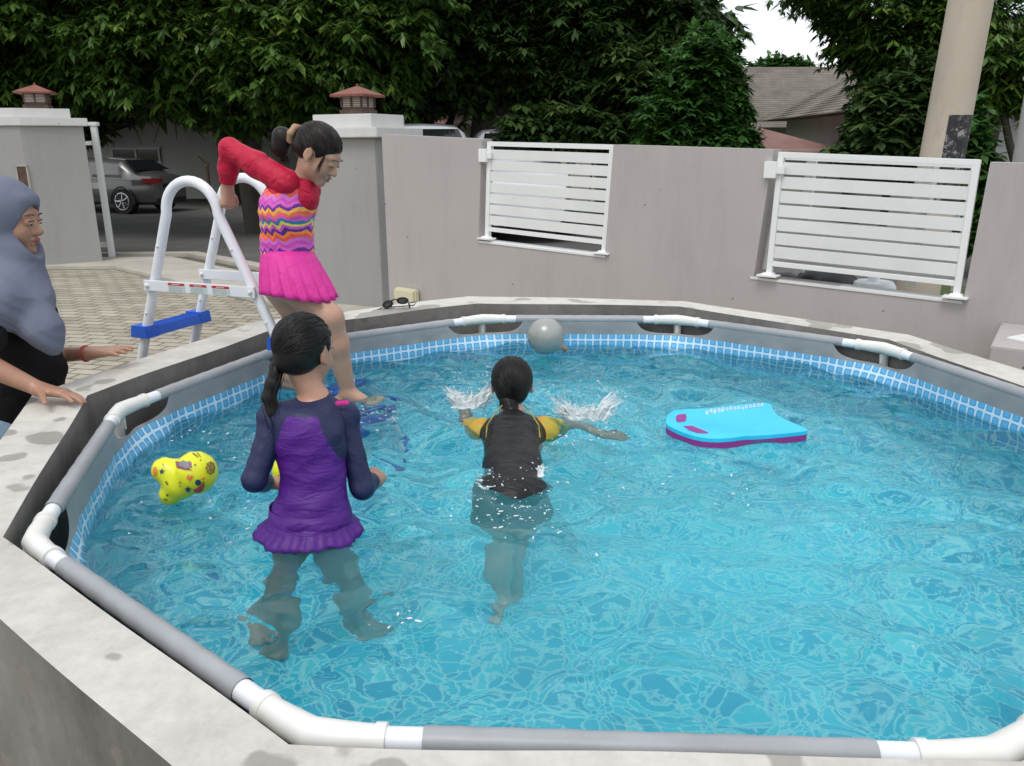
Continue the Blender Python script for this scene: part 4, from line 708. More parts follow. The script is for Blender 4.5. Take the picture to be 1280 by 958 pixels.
def strands(c, fr, rad, k, tie, n, seed, zmin=-.3, amp=.006, rr=.0020, pole=None):
    g = np.random.default_rng(seed); m = MB(); R, F, U = fr; tie = Vector(tie).normalized()
    for i in range(n):
        v = Vector(g.normal(size=3)).normalized()
        if v.z < zmin or (v.y > .45 and v.z < .35) : continue
        pts = []; 
        for t in np.linspace(0, 1, 7):
            d = (v*(1-t)+tie*t); 
            if d.length < .05: d = v
            d = d.normalized(); e = (1.012+.014*math.sin(i*1.7+t*4)+.008*math.sin(i*5.1+t*9)); pts.append(c+(R*d.x*rad[0]+F*(d.y*rad[1])+U*(d.z*rad[2]))*e+(R*0+F*-.014*k+U*.026*k))
        m.tube(pts, [rr*.6]+[rr]*5+[rr*.8], 5, cap=False)
    return m
def legchain(s, pts, rs, k=.03):
    for (a, b), (ra, rb) in zip(zip(pts, pts[1:]), zip(rs, rs[1:])): s.cone(a, b, ra, rb, k)
def foot(s, ankle, D, L_, k=.015):
    D = Vector(D).normalized(); D.z = 0; D.normalize(); Sd = D.cross(Vector((0, 0, 1))); a = Vector(ankle); heel = a-D*L_*.22-Vector((0, 0, L_*.22)); ball = a+D*L_*.50-Vector((0, 0, L_*.27))
    s.cone(a, heel, L_*.16, L_*.15, k); s.cone(a, ball+Vector((0, 0, .01)), L_*.16, L_*.10, k, Sd, 1.15)
    s.cone(heel, ball, L_*.13, L_*.12, k)
    for i in range(5): o = (i-2)*.085*L_; s.cone(ball+Sd*o, ball+Sd*o*1.1+D*L_*(.24-.03*abs(i-1)), L_*.06, L_*(.05 if i else .065), .006)
def ring_skirt(name, mat_, par, axis, rings, npl, namp, seg=288, th=.0014, extra=None, phase=0.):
    # rings: list of (centre, rx, ry, pleat amount); axis frame (X, Y vectors)
    X_, Y_ = axis; vs = []; fs = []; nr_ = len(rings)
    for j, (c, rx, ry, pa) in enumerate(rings):
        for i in range(seg):
            a = 2*math.pi*i/seg; sw = math.sin(a*npl+phase+.5*math.sin(a*3)); w = 1+pa*(sw+.35*math.sin(a*npl*2.0+1)); z = extra(a, j/(nr_-1)) if extra else 0
            vs.append(Vector(c)+X_*math.cos(a)*rx*w+Y_*math.sin(a)*ry*w+Vector((0, 0, z)))
    for j in range(nr_-1):
        for i in range(seg): i2 = (i+1) % seg; fs.append((j*seg+i, j*seg+i2, (j+1)*seg+i2, (j+1)*seg+i))
    m = MB(); m.add(vs, fs); o = m.build(name, mat_, par, sm=70); md = o.modifiers.new('thickness', 'SOLIDIFY'); md.thickness = th; return o
# fabrics
fabric('purple_lycra', (.085, .012, .215), (.07, .009, .18), .5, .3, 11, (1, 1, 3.0), .35); fabric('navy_lycra', (.016, .022, .075), (.012, .016, .055), .5, .25, 10, (1.2, 1.2, 1.2), .35)
fabric('black_tee', (.012, .012, .014), (.009, .009, .011), .85, .5, 9, (1, 1, 1.4), .2); fabric('black_lycra', (.007, .007, .009), (.012, .012, .014), .42, .45, 12, (1, 3.2, 1), .3)
fabric('red_lycra', (.50, .008, .045), (.42, .006, .035), .55, .45, 18, (1, 1, 1), .3); fabric('jeans', (.30, .42, .52), (.24, .36, .47), .85, .3, 8); fabric('pink_skirt', (.72, .045, .33), (.60, .03, .27), .55, .35, 16, (1, 1, .8), .3)
m = fabric('hijab_cloth', (.165, .185, .245), (.14, .16, .215), .8, .35, 5, (1, 1, .7), .2)
m = M('yellow_sleeve', (.4, .3, .03), .5); m.color(m.ramp(m.noise(14, 3), [(.35, (.10, .17, .03)), (.5, (.42, .33, .03)), (.7, (.60, .22, .02))])); MT['yellow_sleeve'] = m.m
# zigzag swimsuit cloth: chevron bands running round the body
m = M('zigzag_lycra', (.6, .1, .3), .5); sx = m.n('SeparateXYZ'); m.l(m.coord(), sx.inputs[0])
along = m.math('ADD', m.math('MULTIPLY', sx.outputs[0], .8), m.math('MULTIPLY', sx.outputs[1], -.8)); zig = m.math('PINGPONG', m.math('MULTIPLY', along, 1.2), .017)
jit = m.math('MULTIPLY', m.noise(40, 2), .012); v = m.math('FRACT', m.math('DIVIDE', m.math('ADD', m.math('ADD', sx.outputs[2], m.math('MULTIPLY', zig, 1.0)), jit), .155))
cl_ = [(.62, .06, .45), (.60, .16, .55), (.85, .10, .06), (.90, .24, .05), (.10, .02, .22), (.62, .10, .50), (.80, .62, .10), (.03, .20, .38), (.72, .10, .48), (.88, .16, .08), (.90, .45, .08), (.16, .02, .30), (.72, .12, .52)]
m.color(m.ramp(v, [(i/len(cl_), c) for i, c in enumerate(cl_)], 'CONSTANT')); m.bump(m.noise(14, 3), .4, .02); m.bump(m.noise(400, 2), .15, .001); MT['zigzag_lycra'] = m.m

# ---- girl standing in the water in purple and navy
def purple_girl():
    k = .80; hip, waist, chest, neck, hc = P(390, 650, 1.86), P(392, 596, 1.875), P(386, 548, 1.89), P(394, 497, 1.93), P(381, 438, 1.955)
    t = empty('person', (hip.x, hip.y, FLZ), 'girl with a low ponytail standing in the pool in a purple and navy swim top', 'person', None)
    fr = frame((.40, .88, -.18)); bf = frame((.16, .98, 0)); R = bf[0]; Fd = bf[1]
    ls, rs = P(345, 522, 1.90), P(427, 520, 1.945); le, re = P(318, 600, 1.83), P(453, 610, 1.90); lw, rw = P(334, 604, 1.99), P(466, 600, 2.01)
    def torso(s, g=0, hipf=1):
        s.cone(hip-Vector((0, 0, .03)), hip, .090+g*1.6, .090+g*1.6, .03, Fd, .84); s.cone(hip, waist, .090+g*1.6, .070+g, .03, Fd, .82); s.cone(waist, chest, .070+g, .082+g, .03, Fd, .74); s.cone(chest, neck-Vector((0, 0, .045)), .082+g, .050+g, .04, Fd, .72)
        s.cone(ls+R*.012, rs-R*.012, .034+g, .034+g, .035)
    def arm(s, q, g=0, full=True):
        a, b, c = ((ls, le, lw), (rs, re, rw))[q]; s.cone(a, b, .032+g, .026+g, .02); s.cone(b, b*(.0 if full else .25)+c*(1. if full else .75), .026+g, (.019 if full else .024)+g, .012)
    b = SDF(); head(b, hc, fr, k, neck, .030); torso(b, -.006); arm(b, 0, -.004); arm(b, 1, -.004)
    hand(b, lw, (.75, .6, -.2), (0, 0, -1), .125, -1, (.3, .4, .3), .3); hand(b, rw, (.1, .95, -.12), (-.5, 0, -.8), .125, 1, (.6, .7, .5), .1)
    for q, (kx, ky, ax, ay) in ((-1, (-.575, 1.80, -.640, 1.82)), (1, (-.43, 1.86, -.405, 1.93))):
        hp = hip+R*q*.045; kn = Vector((kx, ky, .36)); an = Vector((ax, ay, .085)); legchain(b, [hp+Vector((0, 0, -.05)), kn], [.048, .037], .02); legchain(b, [kn, kn*.6+an*.4, an], [.037, .036, .024], .02); foot(b, an, (q*.3-.1, .9, 0), .17)
    b.build('body', 'skin_tan', t, .0045); face_bits(t, hc, fr, k)
    s = SDF(); torso(s, .003); s.cut(hip-Vector((0, 0, .055)), (0, 0, -1)); s.cone(neck-Vector((0, 0, .05)), neck+Vector((.0, 0, .008)), .046, .036, .015); s.cut(neck+Vector((0, 0, .012)), (-.05, -.25, 1))
    c0 = np.array(neck); rr = np.array(R); 
    def pick(cn):
        rel = cn-c0; x = rel@rr; z = rel[:, 2]; lim = .036+np.clip(-z-.02, 0, 1)*.42; return ((np.abs(x) > lim) & (z > -.14)) | (z > -.022)
    def dsp(V):
        z = V[:, 2:3]; x = V[:, :1]; w = .0014*np.sin(z*110+x*38+2*np.sin(x*20))*np.clip((.92-z)/.12, 0, 1)+.0012*np.sin(x*70-z*90); ctr = np.array([[hip.x, hip.y, 0]]); d = (V-ctr)*np.array([1, 1, 0]); d /= np.linalg.norm(d, axis=1)[:, None]+1e-6; return V+d*w
    s.build('rash_guard', ['purple_lycra', 'navy_lycra'], t, .004, disp=dsp, pick=pick)
    for q in (0, 1):
        s = SDF(); a, bb, c = ((ls, le, lw), (rs, re, rw))[q]; s.ell(a+R*(.01 if q else -.01), (.036, .036, .038)); arm(s, q, .003, False); d = (c-bb).normalized(); s.cut(bb+(c-bb)*.72, d)
        s.build('sleeve', 'navy_lycra', t, .004, disp=lambda V: V+.0007*np.sin(V[:, 2:3]*130+V[:, :1]*90+V[:, 1:2]*70)*np.array([[1, 1, 0]]))
    z0 = hip.z-.005; c0_ = Vector((hip.x-.005, hip.y, 0))
    cf = lambda dx, dy, dz: c0_+Vector((dx, dy, z0+dz))
    ring_skirt('skirt_frill', 'purple_lycra', t, (R, Fd), [(cf(0, 0, .045), .098, .080, 0), (cf(0, 0, .015), .102, .085, .006), (cf(0, 0, -.003), .115, .097, .012), (cf(-.003, -.003, -.014), .127, .108, .02), (cf(-.004, -.006, -.023), .136, .116, .03)], 9, .02, extra=lambda a, v: .004*v*math.sin(a*4)+.002*v*math.sin(a*13)+.0025*v*math.sin(a*31))
    m = MB(); q = P(428, 504, 1.905); m.box(q, (.034, .010, .011), .2); m.build('pink_strap', 'pink_skirt', t, bev=.003)
    rad = (.079*k, .097*k, .088*k); s = SDF(); A = fmat(fr); cc = hc+fr[1]*-.016*k+fr[2]*.028*k; s.ell(cc, (rad[0]*1.02, rad[1], rad[2]), A, .02); s.ell(cc-fr[1]*.03*k-fr[2]*.055*k, (.064*k, .058*k, .048*k), A, .02); s.ell(hc+fr[1]*.082*k-fr[2]*.04*k, (.075*k, .075*k, .095*k), A, .008, -1)
    for q in (-1, 1): s.ell(hc+fr[0]*q*.082*k-fr[2]*.012*k+fr[1]*.006*k, (.022*k, .028*k, .036*k), A, .008, -1)
    tie = P(347, 459, 1.93); st = strands(hc, fr, (rad[0]*1.03, rad[1]*1.01, rad[2]*1.01), k, (-.45, -.75, -.48), 900, 3, -.45)
    s.build('hair', 'hair_black', t, .004, extra=st)
    pts = [tie+Vector((.014, .01, .004)), tie, P(341, 480, 1.895), P(336, 497, 1.885), P(341, 517, 1.875), P(344, 530, 1.87), P(338, 541, 1.868)]; s = SDF(); legchain(s, pts, [.016, .017, .0175, .016, .013, .009, .003], .01)
    g = np.random.default_rng(4); st = MB()
    for i in range(90): o = Vector(g.normal(size=3))*.0085; st.tube([p+o*(1 if j < 5 else .9) for j, p in enumerate(pts)], [.001]*6+[.0004], 4, cap=False)
    s.build('ponytail', 'hair_black', t, .003, extra=st); m = MB(); m.tube([tie+Vector((math.cos(a)*.018, math.sin(a)*.010, math.sin(a)*.014)) for a in np.linspace(0, 6.283, 15)], .004, 8); m.build('hair_tie', 'black_plastic', t, sm=60)
purple_girl()

# ---- girl climbing down the ladder
def climbing_girl():
    k = .85; hip, waist, chest, neck, hc = P(362, 345, 3.03), P(359, 305, 3.02), P(360, 262, 3.0), P(379, 230, 3.0), P(398, 191, 2.97)
    t = empty('person', (hip.x, hip.y, .6), 'girl in a red long-sleeved top and zigzag pink swimsuit climbing down the ladder', 'person')
    fr = frame((.76, -.16, -.60)); bf = frame((.62, -.70, -.12), (.12, .0, 1)); R, Fd = bf[0], bf[1]
    rs, ls = P(357, 228, 2.96), P(385, 238, 3.12); re, le = P(287, 186, 3.06), P(372, 272, 3.36); rw, lw = P(284, 236, 3.10), P(352, 264, 3.40)
    def torso(s, g=0):
        s.cone(hip, waist, .098+g, .090+g, .03, Fd, .82); s.cone(waist, chest, .090+g, .094+g, .03, Fd, .80); s.cone(chest, neck-Vector((.012, 0, .05)), .094+g, .058+g, .04, Fd, .74); s.cone(rs, ls, .035+g, .034+g, .035)
    b = SDF(); head(b, hc, fr, k, neck, .031); torso(b, -.008)
    b.cone(rs, re, .036, .030, .02); b.cone(re, rw, .032, .021, .015); b.cone(ls, le, .040, .030, .02); b.cone(le, lw, .030, .021, .015)
    hand(b, rw, (-.02, -.05, -1), (-.55, .45, -.1), .125, 1, (1.0, 1.1, .7), .06, .9); hand(b, lw, (-.1, .6, -.8), (-.5, .6, 0), .12, -1, (1.0, 1.1, .7), .06, .9)
    k1, a1 = P(412, 398, 2.95), P(436, 492, 3.0); legchain(b, [P(366, 356, 2.99), k1], [.070, .049]); legchain(b, [k1, k1*.65+a1*.35, a1], [.050, .046, .027], .02); foot(b, a1, (.98, -.2, 0), .175)
    k2, a2 = P(384, 412, 3.08), P(362, 468, 3.08); legchain(b, [P(352, 354, 3.06), k2], [.078, .048]); legchain(b, [k2, k2*.65+a2*.35, a2], [.048, .044, .027], .02); foot(b, a2, (.8, -.5, 0), .17)
    b.build('body', 'skin_light', t, .0045); face_bits(t, hc, fr, k, True)
    s = SDF(); torso(s, .002); s.cut(waist-Vector((0, 0, .045)), (0, 0, -1))
    # scooped armholes and neckline over the red top
    s.ell(rs+Vector((-.03, -.02, .012)), (.036, .046, .050), None, .01, -1); s.ell(ls+Vector((.03, .03, .02)), (.032, .036, .040), None, .01, -1); s.ell(neck+Fd*.05+Vector((.008, 0, .02)), (.040, .040, .042), None, .01, -1)
    dsp = lambda V: V+.0014*np.sin(V[:, 2:3]*130+V[:, :1]*50)*np.array([[1, .5, 0]])
    s.build('swimsuit', 'zigzag_lycra', t, .004, disp=dsp)
    s = SDF(); torso(s, -.001); s.cut(chest-Vector((0, 0, .10)), (0, 0, -1)); s.cone(neck-Vector((0, 0, .045)), neck+Vector((.008, -.002, .026)), .054, .039, .015); s.cut(neck+Vector((.006, 0, .030)), (.30, -.1, 1)); s.build('red_top', 'red_lycra', t, .004)
    s = SDF(); s.ell(rs-Vector((0, 0, .004)), (.047, .047, .045)); s.cone(rs, re*.5+rs*.5, .046, .045, .02); s.cone(re*.5+rs*.5, re, .045, .036, .02); s.cone(re, re*.5+rw*.5, .037, .036, .015); s.cone(re*.5+rw*.5, rw, .035, .027, .015); s.cut(re+(rw-re)*.86, rw-re)
    s.build('sleeve', 'red_lycra', t, .004, disp=lambda V: V+.0012*(np.abs(np.sin(V[:, :1]*55+V[:, 2:3]*40+2*np.sin(V[:, 2:3]*60)))-.5)*np.array([[.5, .8, 1]]))
    s = SDF(); s.cone(ls, le, .048, .038, .02); s.cone(le, lw, .038, .028, .02); s.cut(le+(lw-le)*.8, lw-le); s.build('sleeve', 'red_lycra', t, .005)
    for sg in (-1, 1):
        s = SDF(); torso(s, .0045); s.fn(lambda X, D, sg=sg: np.maximum(D, np.maximum(np.abs((X-np.array(neck))@np.array(R)-sg*.050)-.010-.25*np.clip(neck.z-.05-X[..., 2], 0, .04), chest.z-.03-X[..., 2]))); s.build('shoulder_strap', 'zigzag_lycra', t, .004)
    c1 = waist-Vector((0, 0, .02)); ax = (R, frame((Fd.x, Fd.y, 0))[1]); dn = Vector((.006, -.002, -.048))
    ring_skirt('pleated_skirt', 'pink_skirt', t, ax, [(c1, .095, .080, 0), (c1+dn*.6, .105, .092, .006), (c1+dn*1.4+Vector((.004, -.005, 0)), .117, .108, .014), (c1+dn*2.3+Vector((.008, -.010, 0)), .128, .124, .028), (c1+dn*3.1+Vector((.011, -.013, 0)), .134, .136, .045), (c1+dn*3.5+Vector((.012, -.015, 0)), .136, .140, .052)], 17, .03, extra=lambda a, v: .008*v*math.sin(a*2+1))
    rad = (.080*k, .098*k, .088*k); A = fmat(fr); cc = hc+fr[1]*-.016*k+fr[2]*.030*k; s = SDF(); s.ell(cc, rad, A, .02); s.ell(cc-fr[1]*.045*k-fr[2]*.045*k, (.060*k, .050*k, .05*k), A, .02); s.ell(hc+fr[1]*.088*k-fr[2]*.050*k, (.10*k, .075*k, .100*k), A, .010, -1)
    for q in (-1, 1): s.ell(hc+fr[0]*q*.082*k-fr[2]*.016*k+fr[1]*.004*k, (.022*k, .024*k, .034*k), A, .008, -1)
    st = strands(hc, fr, (rad[0]*1.02, rad[1]*1.01, rad[2]*1.01), k, (0, -1, .25), 800, 8, -.35); bun = P(362, 172, 3.0)
    g = np.random.default_rng(9)
    for i in range(26): st.tube([hc+(fr[0]*.060+fr[1]*.045+fr[2]*(.06+.01*g.random()))*k, hc+(fr[0]*.070+fr[1]*.052+fr[2]*(.02+.02*g.random()))*k, hc+(fr[0]*(.070+.004*g.normal())+fr[1]*(.050+.02*g.random())-fr[2]*(.01+.05*g.random()))*k], [.0009, .0008, .0003], 4, cap=False)
    s.build('hair', 'hair_brown', t, .004, extra=st)
    pts = [bun+Vector((.01, 0, 0)), P(352, 170, 3.0), P(350, 186, 3.0), P(354, 200, 3.0)]; s = SDF(); legchain(s, pts, [.024, .030, .026, .008], .01); s.ell(P(353, 178, 3.0), (.028, .030, .036)); st = MB()
    for i in range(60): o = Vector(g.normal(size=3))*.014; st.tube([bun+o*.5, P(350, 172, 3.0)+o*1.1, P(350, 188, 3.0)+o, P(356, 204, 3.0)+o*.8], [.0012, .0012, .001, .0004], 4, cap=False)
    s.build('hair_bun', 'hair_brown', t, .0035, extra=st); MT['scrunchie'] = vary('tan_scrunchie', (.36, .22, .13), (.45, .29, .18), 30, .8, .6, 60, .006).m
    s = SDF(); ctr = P(368, 168, 2.99); d = (Vector(hc)-bun).normalized(); u = d.cross(Vector((0, 1, 0))).normalized(); w_ = d.cross(u)
    pr = [ctr+u*math.cos(a)*.026+w_*math.sin(a)*.026 for a in np.linspace(0, 6.283, 13)]
    for i, (a, b_) in enumerate(zip(pr, pr[1:])): s.cone(a, b_, .010+.003*(i % 2), .013-.003*(i % 2), .004)
    s.build('scrunchie', 'scrunchie', t, .003)
climbing_girl()

# ---- child swimming away from the camera
def swimmer():
    k = .88; hc = P(640, 480, 2.80); neck = P(641, 516, 2.72); ub, lb, hp = Vector((P(641, 540, 2.60).x, 2.58, .640)), Vector((.0, 2.33, .628)), Vector((0, 2.17, .598))
    t = empty('person', (0, 2.6, .55), 'black-haired child in a black swim shirt with yellow-green sleeves swimming away', 'person')
    fr = frame((.02, 1, .04)); ls, rs = Vector((neck.x-.105, 2.62, .625)), Vector((neck.x+.105, 2.62, .63)); le, re = Vector((-.17, 2.78, .60)), Vector((.205, 2.70, .612)); lw, rw = Vector((-.18, 2.93, .61)), Vector((.315, 2.66, .58)); Z = (0, 0, 1)
    def torso(s, g=0):
        s.cone(ub, lb, .096+g, .080+g, .03, Z, .62); s.cone(lb, hp, .080+g, .084+g, .03, Z, .72); s.cone(ub, neck-Vector((0, .03, .01)), .088+g, .045+g, .04, Z, .70); s.cone(ls, rs, .040+g, .040+g, .03)
    b = SDF(); head(b, hc, fr, k, neck, .031); torso(b, -.006); b.cone(ls, le, .034, .028, .02); b.cone(le, lw, .028, .020, .01); b.cone(rs, re, .034, .028, .02); b.cone(re, rw, .028, .020, .01)
    hand(b, rw, (1, -.15, -.1), (0, 0, -1), .12, 1, (.1, .1, .1), .25); hand(b, lw, (-.1, 1, .1), (0, 0, -1), .12, 1, (.1, .1, .1), .25)
    legchain(b, [hp+Vector((-.045, 0, -.01)), Vector((-.055, 2.03, .43)), Vector((-.045, 1.99, .35)), Vector((-.04, 1.94, .22))], [.054, .038, .037, .024]); foot(b, Vector((-.04, 1.93, .21)), (-.2, -1, 0), .15)
    legchain(b, [hp+Vector((.045, 0, -.02)), Vector((.03, 2.10, .38)), Vector((.005, 2.05, .17))], [.052, .037, .024]); foot(b, Vector((.005, 2.05, .17)), (-.3, -1, 0), .15)
    b.build('body', 'skin_tan', t, .0045); face_bits(t, hc, fr, k)
    s = SDF(); torso(s, .004); s.cut(neck, (0, .8, .6)); dsp = lambda V: V+.0018*np.sin(V[:, 1:2]*120+1.2*np.sin(V[:, :1]*26))*np.array([[0, 0, 1]])*np.clip(1-np.abs(V[:, :1])/.10, 0, 1)
    s.build('swim_shirt', 'black_lycra', t, .004, disp=dsp)
    for a, b_ in ((ls, le), (rs, re)):
        s = SDF(); s.ell(a, (.056, .054, .052)); s.cone(a, a*.35+b_*.65, .053, .042, .02); s.cut(a*.4+b_*.6, b_-a); s.build('sleeve', 'yellow_sleeve', t, .004)
        m = MB(); q = (Vector(a)-ub); m.tube([neck+Vector((q.x*.35, -.035, .038)), ub+Vector((q.x*.62, .0, .066)), ub+Vector((q.x*.80, -.06, .052)), ub+Vector((q.x*.82, -.13, .035))], .0022, 6); m.build('piping', 'yellow_sleeve', t, sm=60)
    s = SDF(); legchain(s, [hp+Vector((-.045, 0, -.01)), Vector((-.052, 2.09, .50))], [.076, .062]); legchain(s, [hp+Vector((.045, 0, -.02)), Vector((.037, 2.13, .46))], [.076, .060]); s.ell(hp, (.092, .08, .07)); s.build('swim_shorts', 'black_lycra', t, .005)
    rad = (.080*k, .098*k, .090*k); A = fmat(fr); cc = hc+fr[1]*-.016*k+fr[2]*.028*k; s = SDF(); s.ell(cc, rad, A, .02); s.ell(cc-fr[1]*.04*k-fr[2]*.05*k, (.062*k, .05*k, .05*k), A, .02); s.ell(hc+fr[1]*.085*k-fr[2]*.04*k, (.09*k, .075*k, .10*k), A, .01, -1)
    for q in (-1, 1): s.ell(hc+fr[0]*q*.084*k-fr[2]*.012*k+fr[1]*.004*k, (.022*k, .026*k, .034*k), A, .008, -1)
    s.build('hair', 'hair_black', t, .004, extra=strands(hc, fr, (rad[0]*1.02, rad[1]*1.01, rad[2]*1.01), k, (.1, -1, -.25), 900, 12, -.5))
    pts = [P(639, 492, 2.775), P(636, 502, 2.735), P(640, 516, 2.70), P(645, 528, 2.68)]; s = SDF(); legchain(s, pts, [.026, .032, .028, .006], .01); st = MB(); g = np.random.default_rng(5)
    for i in range(90): o = Vector(g.normal(size=3))*.015; st.tube([p+o*(.6+.3*j) for j, p in enumerate(pts)], [.0012, .0012, .001, .0004], 4, cap=False)
    s.build('ponytail', 'hair_black', t, .004, extra=st)
swimmer()

# ---- woman in a grey-blue headscarf leaning on the surround
def woman():
    k = .97; Y0 = 2.68; hc = P(10, 272, Y0); neck = P(2, 335, Y0+.02); chest = P(18, 400, Y0+.02); belly = P(27, 465, Y0+.04); hip = P(20, 530, Y0+.06)
    t = empty('person', (hip.x, hip.y, 0), 'woman in a grey-blue headscarf and black tee reaching over the concrete surround', 'person')
    fr = frame((1, .04, -.20)); Fd = Vector((.95, -.3, 0)).normalized(); Sd = Fd.cross(Vector((0, 0, 1)))
    rs, ls = P(-8, 372, Y0-.17), P(6, 372, Y0+.18); re, rw = P(-26, 452, Y0-.26), P(50, 487, Y0-.25); le, lw = P(22, 446, Y0+.24), P(112, 442, Y0+.14)
    def torso(s, g=0):
        s.cone(hip, belly, .150+g, .138+g, .05, Fd, .80); s.cone(belly, chest,   .134+g, .126+g, .05, Fd, .80); s.cone(chest, neck-Vector((0, 0, .09)), .126+g, .075+g, .05, Fd, .7); s.cone(rs, ls, .055+g, .055+g, .05)
        for q in (-1, 1): s.ell(chest+Fd*.050+Sd*q*.05-Vector((0, 0, .04)), (.05+g,)*3, None, .05)
    b = SDF(); head(b, hc, fr, k, neck, .048); torso(b, -.008); b.cone(rs, re, .047, .038, .03); b.cone(re, rw, .038, .023, .02); b.cone(ls, le, .047, .038, .03); b.cone(le, lw, .038, .023, .02)
    hand(b, rw, (1, -.12, -.13), (0, -.25, -1), .165, -1, (.12, .16, .1), .30, .1); hand(b, lw, (1, -.10, .12), (.1, .1, -1), .165, 1, (.0, .14, .12), .16, .2)
    for q in (-1, 1): hq = hip+Sd*q*.085; kn = Vector((hq.x-.02, hq.y, .42)); an = Vector((hq.x-.05, hq.y, .09)); legchain(b, [hq, kn], [.10, .06]); legchain(b, [kn, an], [.06, .035]); foot(b, an, (1, -.2, 0), .24)
    b.build('body', 'skin_brown', t, .0045); face_bits(t, hc, fr, k, lipm='lip')
    s = SDF(); torso(s, .003); s.cone(rs, rs*.35+re*.65, .062, .058, .03); s.cone(ls, ls*.35+le*.65, .062, .058, .03); s.cut(hip-Vector((0, 0, .02)), (0, 0, -1)); s.build('black_tee', 'black_tee', t, .007, disp=lambda V: V+.004*np.sin(V[:, 2:3]*60+V[:, 1:2]*30)*np.array([[1, .3, 0]]))
    s = SDF()
    for q in (-1, 1): hq = hip+Sd*q*.078; s.cone(hq+Vector((0, 0, .0)), Vector((hq.x-.02, hq.y, .42)), .118, .078, .03); s.cone(Vector((hq.x-.02, hq.y, .42)), Vector((hq.x-.05, hq.y, .10)), .078, .055, .03)
    s.build('jeans', 'jeans', t, .009)
    A = fmat(fr); g = lambda x, y, z: hc+(fr[0]*x+fr[1]*y+fr[2]*z)*k; s = SDF(); s.ell(g(0, -.020, .030), (.096*k, .112*k, .104*k), A, .02); s.cone(g(0, -.02, -.03), g(0, .002, -.14), .082*k, .078*k, .03); s.ell(g(0, .03, -.09), (.072*k, .066*k, .066*k), A, .02)
    s.cone(g(0, .02, -.15), P(20, 370, Y0-.02), .085, .115, .06); s.cone(neck-Vector((.02, 0, .04)), rs+Vector((.0, 0, -.02)), .085, .092, .05); s.cone(neck-Vector((.02, 0, .04)), ls+Vector((.0, 0, -.02)), .085, .085, .05)
    s.cone(P(22, 365, Y0-.08), P(54, 412, Y0-.12), .085, .070, .05, (.8, -.1, .45), .62); s.cone(P(54, 412, Y0-.12), P(66, 436, Y0-.12), .062, .022, .04, (.8, -.1, .4), .8)
    s.ell(g(0, .108, -.024), (.064*k, .098*k, .086*k), A, .008, -1); s.cone(g(-.035, .062, .072), g(.035, .062, .072), .010*k, .010*k, .03)
    def dsp(V):
        p = V-np.array(neck); a = p[:, 0:1]*30+p[:, 1:2]*18; low = np.clip((-p[:, 2:3]+.04)/.12, 0, 1); ph = (p[:, 0:1]*.85+p[:, 2:3]*.53)*62+.9*np.sin(p[:, 2:3]*8); w = .0055*(.6-np.abs(np.sin(ph))**.7)*low+.0025*(.5-np.abs(np.sin(ph*2.3+1)))*low
        d = p/(np.linalg.norm(p, axis=1)[:, None]+1e-6); return V+d*w
    s.build('headscarf', 'hijab_cloth', t, .005, disp=dsp)
    MT['coral_bead'] = M('coral_beads', (.55, .06, .07), .3).m; m = MB(); d = (lw-le).normalized(); c = lw-d*.018; u = d.cross(Vector((0, 0, 1))).normalized(); w_ = d.cross(u)
    for i in range(18): a = i*2*math.pi/18; m.ball(c+u*math.cos(a)*.0265+w_*math.sin(a)*.0265, .0046, 8, 6)
    m.tube([c+u*math.cos(a)*.0265+w_*math.sin(a)*.0265 for a in np.linspace(0, 6.2831, 19)], .0022, 6, cap=False); m.build('bead_bracelet', 'coral_bead', t, sm=60, clean=False)
woman()
# ------------------------------------------------------------------ floating toys
from mathutils.bvhtree import BVHTree
def project(m, bvh, polys, off=.0022, sub=1):
    # polys: flat outlines in photo pixels, laid on the curved surface they are printed on
    for poly in polys:
        pts = []
        for (x, y) in poly:
            d = Vector(_ray(x, y)).normalized(); h, nrm, _, _ = bvh.ray_cast(Vector(cC), d)
            if h is None: pts = []; break
            pts.append(h+nrm*off*(1 if nrm.dot(d) < 0 else -1))
        if len(pts) > 2:
            c = sum(pts, Vector())/len(pts); o = len(m.v); d = (c-Vector(cC)).normalized(); h, nrm, _, _ = bvh.ray_cast(Vector(cC), d); c = h+nrm*off*(1 if nrm.dot(d) < 0 else -1) if h else c
            mid = []
            for p in pts:
                d = ((p+c)/2-Vector(cC)).normalized(); h, nrm, _, _ = bvh.ray_cast(Vector(cC), d); mid.append(h+nrm*off*(1 if nrm.dot(d) < 0 else -1) if h else (p+c)/2)
            n_ = len(pts); m.add([c]+mid+pts, [(0, i+1, (i+1) % n_+1) for i in range(n_)]+[(i+1, n_+i+1, n_+(i+1) % n_+1, (i+1) % n_+1) for i in range(n_)])
def star(cx, cy, r, a0=0): return [(cx+(r if i % 2 == 0 else r*.42)*math.sin(a0+i*math.pi/5), cy-(r if i % 2 == 0 else r*.42)*math.cos(a0+i*math.pi/5)) for i in range(10)]
def disc(cx, cy, r, n=12, q=1., a=0): return [(cx+r*math.cos(t)*math.cos(a)-r*q*math.sin(t)*math.sin(a), cy+r*math.cos(t)*math.sin(a)+r*q*math.sin(t)*math.cos(a)) for t in np.linspace(0, 2*math.pi, n, endpoint=False)]
def barq(x0, y0, x1, y1, w):
    l = math.hypot(x1-x0, y1-y0); nx, ny = -(y1-y0)/l*w/2, (x1-x0)/l*w/2; return [(x0+nx, y0+ny), ((x0+x1)/2+nx, (y0+y1)/2+ny), (x1+nx, y1+ny), (x1-nx, y1-ny), ((x0+x1)/2-nx, (y0+y1)/2-ny), (x0-nx, y0-ny)]
